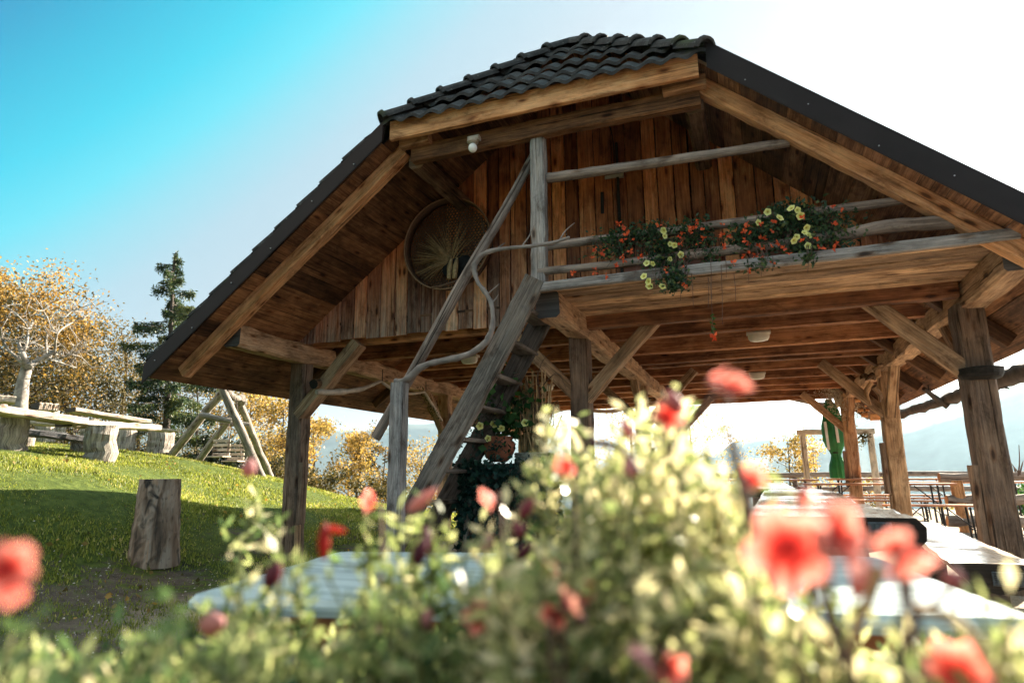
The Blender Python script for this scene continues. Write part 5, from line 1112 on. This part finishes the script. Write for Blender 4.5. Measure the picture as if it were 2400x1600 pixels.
def inset(f, g): return FL*(1-f)*(1-g)+FR*f*(1-g)+BL*(1-f)*g+BR*f*g
m = MB(); n = 60; A_0 = inset(.13, .10); A_1 = inset(.9, .10)
top_ = []; bot_ = []
for q in range(n): f = q/(n-1); p = A_0+(A_1-A_0)*f; top_.append([p[0], p[1], .72]); bot_.append([p[0], p[1], .72-.045-.022*(1-cos(2*pi*f*9))])
V_ = np.array(top_+bot_+[[x, y+.02, z] for x, y, z in top_+bot_]); F_ = []
for q in range(n-1): F_ += [(q, q+1, n+q+1, n+q), (2*n+q, 3*n+q, 3*n+q+1, 2*n+q+1), (n+q, n+q+1, 3*n+q+1, 3*n+q)]
mkobj('apron', V_, F_, M['apron'], tt)
for f, g in ((.15, .14), (.88, .14), (.15, .88), (.88, .88)):
    p = inset(f, g); m = MB(); m.timber((p[0], p[1]+.03, 0), (p[0], p[1]+.03, .72), .06, .06, up=(0, 1, 0), tone=.5, rough=.001); m.build('leg', M['apron'], tt)
#PART4
# ------------------------------------------------------------------ foreground flowering bushes
def outline(px):  # highest silhouette (image row) of the planting as seen along each direction
    return np.interp(px, [-100, 0, 380, 420, 500, 530, 560, 640, 680, 780, 830, 880, 960, 1040, 1090, 1150, 1200, 1260, 1300, 1350, 1420, 1480, 1560, 1620, 1680, 1740, 1790, 1850, 1900, 2000, 2400, 2500],
                         [1500, 1500, 1500, 1450, 1450, 1400, 1400, 1440, 1490, 1490, 1400, 1330, 1290, 1400, 1430, 1350, 1310, 1250, 1190, 1130, 1060, 1000, 970, 990, 1060, 1180, 1380, 1440, 1490, 1520, 1510, 1510])
BUSH = [('flowering_bush', -120, 620, 'low dim trailing bush along the bottom left edge of the photo'),
        ('flowering_bush', 560, 1160, 'green bush with red bell flowers in front of the white table'),
        ('flowering_bush', 1100, 1800, 'tallest bush, dense pale sunlit leaves in front of the middle post'),
        ('flowering_bush', 1740, 2520, 'bright bush with big coral flowers at the bottom right')]
SPIKES = {0: [(30, 1480, .50), (400, 1400, .5), (455, 1425, .55)],
          1: [(600, 1160, .8), (650, 1260, .62), (700, 1340, .6), (860, 1230, .6), (930, 1200, .62), (1010, 1180, .6), (960, 1270, .6), (560, 1380, .6), (1050, 1240, .62), (560, 1300, .6), (1090, 1280, .55)],
          2: [(1275, 965, .62), (1322, 1050, .6), (1245, 1110, .6), (1340, 1010, .64), (1420, 1010, .6), (1470, 960, .58), (1500, 940, .62), (1580, 930, .56), (1610, 990, .6), (1540, 980, .7), (1660, 1060, .6), (1700, 1130, .55), (1190, 1200, .6), (1130, 1230, .62), (1390, 1060, .7)],
          3: [(1790, 1380, .5), (1850, 1440, .45), (2130, 1480, .5), (2290, 1430, .5), (1960, 1440, .42), (2360, 1480, .45)]}
rg = np.random.default_rng(99)
for bi, (nm, xa, xb, lab) in enumerate(BUSH):
    base = atd((xa+xb)/2, 1500, .62); t = thing(nm, (base[0], base[1], 0), lab, 'bush', 'flowering bushes in the foreground')
    LP = []; LT = []; m = MB()
    nst = [90, 95, 280, 210][bi]; stems = []
    for q in range(nst):
        px = rg.uniform(xa, xb); o = outline(px); py = o+abs(rg.normal(0, 1))*55+rg.uniform(0, 1)**1.5*(1600-o)*.9; dd = rg.uniform(.42, .95) if py > 1250 else rg.uniform(.5, .8)
        if bi == 3 and dd > .7 and py < 1480: dd = .6
        stems.append((px, py, dd, 0))
    for (px, py, dd) in SPIKES[bi]: stems.append((px, py, dd, 1))
    for (px, py, dd, sp) in stems:
        tip = atd(px, py, dd); foot = atd(px+rg.normal(0, 60), 1600, dd*rg.uniform(.9, 1.1)); foot[2] = tip[2]-rg.uniform(.16, .34)*(1.3 if sp else 1)
        mid = (tip+foot)/2+rg.normal(0, .018, 3); fl = np.array([foot[0]*.7+base[0]*.3, foot[1]*.7+base[1]*.3, .35])
        pts = np.array([fl, foot, mid, tip]); m.tube(pts, [.004, .003, .0022, .0012], 4, tone=rg.random(), cap=False)
        ln = np.linalg.norm(tip-foot); n = int(ln/.0078)+3
        s = np.linspace(0, 1, n); c = (1-s)[:, None]**2*foot+2*(s*(1-s))[:, None]*mid+(s**2)[:, None]*tip
        LP.append(np.repeat(c, 2, 0)+rg.normal(0, .0035, (2*n, 3))); LT.append(np.clip(np.repeat(.25+.40*s**1.5, 2)+rg.normal(0, .17, 2*n)+rg.normal(0, .09)+(-.12, .04, .30, .26)[bi], 0, 1))  # per-bush offset paints sun glare into the centre and right leaves
        for w in range(3 if not sp else 5):   # side shoots
            u = rg.uniform(.3, .95); b = (1-u)**2*foot+2*u*(1-u)*mid+u*u*tip; e = b+rg.normal(0, .022, 3)+[0, 0, .02]; k_ = 7
            cc = b+(e-b)*np.linspace(.2, 1, k_)[:, None]; LP.append(cc+rg.normal(0, .003, (k_, 3))); LT.append(np.clip(.4+rg.normal(0, .2, k_)+(-.12, .04, .28, .24)[bi], 0, 1)); m.tube([b, e], [.0016, .0008], 3, cap=False)  # side shoots carry the same painted glare
    P = np.concatenate(LP); T = np.concatenate(LT)
    # inner filling, toned darker to paint shaded depth behind the stems
    nf = [900, 1000, 3400, 2900][bi]; px = rg.uniform(xa, xb, nf); oo = outline(px)+20; py = oo+35+(1640-oo)*rg.random(nf)**.8; dd = rg.uniform(.55, 1.0, nf) if bi < 3 else rg.uniform(.45, .75, nf)
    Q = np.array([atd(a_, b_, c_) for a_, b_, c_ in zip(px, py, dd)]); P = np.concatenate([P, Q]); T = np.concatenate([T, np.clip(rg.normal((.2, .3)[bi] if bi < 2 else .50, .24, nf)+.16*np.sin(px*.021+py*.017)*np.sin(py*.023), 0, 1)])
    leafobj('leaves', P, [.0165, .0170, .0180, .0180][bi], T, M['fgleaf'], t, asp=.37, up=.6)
    m.build('stems', M['stem'], t)
    BUSH[bi] = t
def fflower(px, py, d, r, bush, face=(-.3, -1, .2), mat='redpetal', name='flower', cup=.25, npet=5, stalk=True):
    c = atd(px, py, d); face = np.array(face, float); face /= np.linalg.norm(face); u = np.cross(face, (0, 0, 1)); u /= np.linalg.norm(u); v = np.cross(u, face)
    V = []; F = []; T = []; K = 40; rr_ = [.10, .3, .55, .8, 1.]
    for qi, rr in enumerate(rr_):
        for k in range(K):
            a = 2*pi*k/K; lob = 1-.25*(rr**2)*abs(sin(npet*a/2+.4))**6; wav = .10*rr*rr*sin(3*a+1)+.05*rr*sin(7*a)
            V.append(c+(u*cos(a)+v*sin(a))*r*rr*lob+face*r*(cup*(rr**1.5)-.25+wav)); T.append([.02, .12, .6, .8, .92][qi]+random.uniform(-.08, .08))
    for q in range(4):
        for k in range(K): F.append((q*K+k, (q+1)*K+k, (q+1)*K+(k+1) % K, q*K+(k+1) % K))
    b = len(V); V.append(c-face*r*.9); T.append(.3)
    for k in range(K): F.append((b, (k+1) % K, k))
    o = mkobj(name, V, F, M[mat], bush, {'tone': np.clip(T, 0, 1)}, True)
    if not stalk: return o
    m = MB(); e = c+np.array([random.uniform(-.01, .02), .01, -.10-r]); m.tube([c-face*r*.85, c-face*r*1.1+[0, 0, -.03], e], [.0018, .0016, .0016], 5, cap=False, smoothpath=1); m.build('flower_stalk', M['twig'], bush); return o
def bud(px, py, d, ln, r, bush, dirv=(.3, 0, 1), mat='budpetal'):
    c = atd(px, py, d); dirv = np.array(dirv, float); dirv /= np.linalg.norm(dirv); m = MB(); m.tube([c-dirv*ln*.5, c-dirv*ln*.2, c+dirv*ln*.25, c+dirv*ln*.5], [r*.35, r, r*.8, r*.15], 10, tone=random.random(), rough=.06, smoothpath=1); m.build('flower_bud', M[mat], bush, True)
B0_, B1_, B2_, B3_ = BUSH
fflower(1852, 1292, .30, .0185, B3_, (.1, -1, -.15), cup=.1)
fflower(1965, 1240, .32, .013, B3_, (.7, -.6, .2), cup=.5); fflower(1995, 1290, .33, .011, B3_, (1, -.4, -.1), cup=.5)
fflower(2128, 1312, .31, .0105, B3_, (.3, -.6, -1), cup=.5); fflower(2100, 1285, .32, .008, B3_, (-.5, -.5, .6), cup=.6)
fflower(1715, 902, .36, .0125, B2_, (.25, -.5, .9), cup=.35); fflower(1685, 885, .36, .007, B2_, (-.6, -.3, .8), cup=.5)
fflower(14, 1330, .30, .0095, B0_, (.7, -.8, .3), cup=.3, stalk=False); fflower(18, 1378, .31, .007, B0_, (.5, -1, -.5), cup=.4, stalk=False); fflower(36, 1315, .32, .007, B0_, (.4, -1, .6), cup=.4, stalk=False)
fflower(1125, 1445, .50, .0125, B1_, (-.1, -1, .2), cup=.7); fflower(1290, 1335, .52, .009, B2_, (0, -1, .3), cup=.7); fflower(1330, 1090, .46, .0085, B2_, (-.3, -1, -.3), cup=.8); fflower(1565, 975, .50, .012, B2_, (.3, -1, .1), cup=.8)
fflower(1760, 1125, .42, .0085, B3_, (.2, -1, .4), cup=1.); fflower(870, 1175, .55, .010, B1_, (-.5, -1, .1), cup=.6); fflower(1150, 1165, .52, .010, B1_, (-.6, -.6, -.4), cup=.7)
fflower(1370, 1385, .48, .009, B2_, (.3, -1, 0), cup=.7); fflower(1570, 1565, .40, .010, B2_, (.6, -.6, 0), cup=.7); fflower(2245, 1570, .42, .016, B3_, (0, -.8, .7), cup=.5); fflower(1520, 1540, .40, .013, B2_, (-.8, -.2, -.6), cup=.6, mat='budpetal')
fflower(1330, 1415, .42, .013, B2_, (.6, .3, .4), cup=.6, mat='budpetal'); fflower(1300, 1440, .42, .009, B2_, (-.3, -1, -.4), cup=.6); fflower(1885, 1150, .42, .0075, B3_, (.2, -.3, -1), mat='redpetal', cup=1.2)
bud(760, 1265, .55, .028, .0048, B1_, (.0, 0, 1), 'redpetal'); bud(785, 1240, .55, .022, .003, B1_, (1, 0, -.1), 'redpetal')
for px, py, d, ln, r, b_, dv_ in ((990, 1170, .52, .03, .005, B1_, (1, 0, .7)), (585, 1095, .62, .016, .0065, B1_, (.2, 0, 1)), (640, 1345, .55, .022, .007, B1_, (.3, 0, .6)), (500, 1460, .55, .02, .009, B0_, (1, 0, .2)), (1000, 1255, .52, .022, .004, B1_, (-.4, 0, 1)), (1235, 1190, .52, .02, .005, B2_, (.4, 0, .6)),
        (1405, 1040, .5, .02, .003, B2_, (1, 0, -.2)), (1230, 1290, .52, .018, .005, B2_, (.5, 0, .5)), (1215, 1240, .5, .014, .006, B2_, (-.5, 0, .6)), (985, 1290, .5, .022, .006, B1_, (.3, 0, 1)), (1470, 1005, .52, .016, .005, B2_, (-.4, 0, 1)), (1580, 940, .5, .02, .006, B2_, (-.4, 0, .7)), (1140, 1270, .5, .014, .005, B1_, (.4, 0, .8)), (1000, 1450, .5, .016, .005, B1_, (.2, 0, 1)), (2020, 1350, .42, .024, .005, B3_, (.4, 0, 1)), (2235, 1355, .42, .010, .0055, B3_, (.5, 0, .8)), (1475, 1095, .5, .016, .006, B2_, (0, 0, 1))):
    bud(px, py, d, ln, r, b_, dv_)
def fstalk(pts, d, r, b_): m = MB(); m.tube([atd(x, y, d) for x, y in pts], r, 6, smoothpath=2, cap=False); m.build('flower_stalk', M['twig'], b_)
fstalk([(1395, 1036), (1430, 1040), (1470, 1060), (1500, 1110)], .5, .0025, B2_); fstalk([(2245, 1355), (2200, 1410), (2150, 1440), (2110, 1560)], .42, .0016, B3_); fstalk([(1690, 900), (1650, 960), (1600, 1000), (1560, 1080)], .4, .0016, B2_); fstalk([(1760, 1135), (1745, 1180), (1740, 1300)], .42, .0014, B3_)
for pts in ([(2060, 1330), (2040, 1400), (2010, 1450), (1990, 1560)], [(2130, 1420), (2180, 1430), (2240, 1450), (2290, 1500), (2330, 1580)]):
    m = MB(); m.tube([atd(x, y, .40) for x, y in pts], [.003, .0028, .0026, .0024]+[.002]*(len(pts)-4), 6, smoothpath=2, cap=False); m.build('pale_stem', M['whitecloth'] if False else M['straw'], B3_)

# ------------------------------------------------------------------ air
def haze_box():
    x0, x1, y0, y1, z0, z1 = -3600, 3600, -400, 3700, -170, 300
    V = [(x, y, z) for x in (x0, x1) for y in (y0, y1) for z in (z0, z1)]
    F = [(0, 1, 3, 2), (4, 6, 7, 5), (0, 4, 5, 1), (2, 3, 7, 6), (0, 2, 6, 4), (1, 5, 7, 3)]
    m = bpy.data.materials.new('haze_air'); m.use_nodes = True; t = m.node_tree; t.nodes.remove(t.nodes['Principled BSDF'])
    v = t.nodes.new('ShaderNodeVolumePrincipled'); v.inputs['Color'].default_value = (.55, .80, 1, 1); v.inputs['Density'].default_value = HAZE; v.inputs['Anisotropy'].default_value = .6
    t.links.new(v.outputs[0], t.nodes['Material Output'].inputs['Volume'])
    o = mkobj('haze', V, F, m); o['kind'] = 'stuff'
HAZE = 1.1e-4
haze_box()
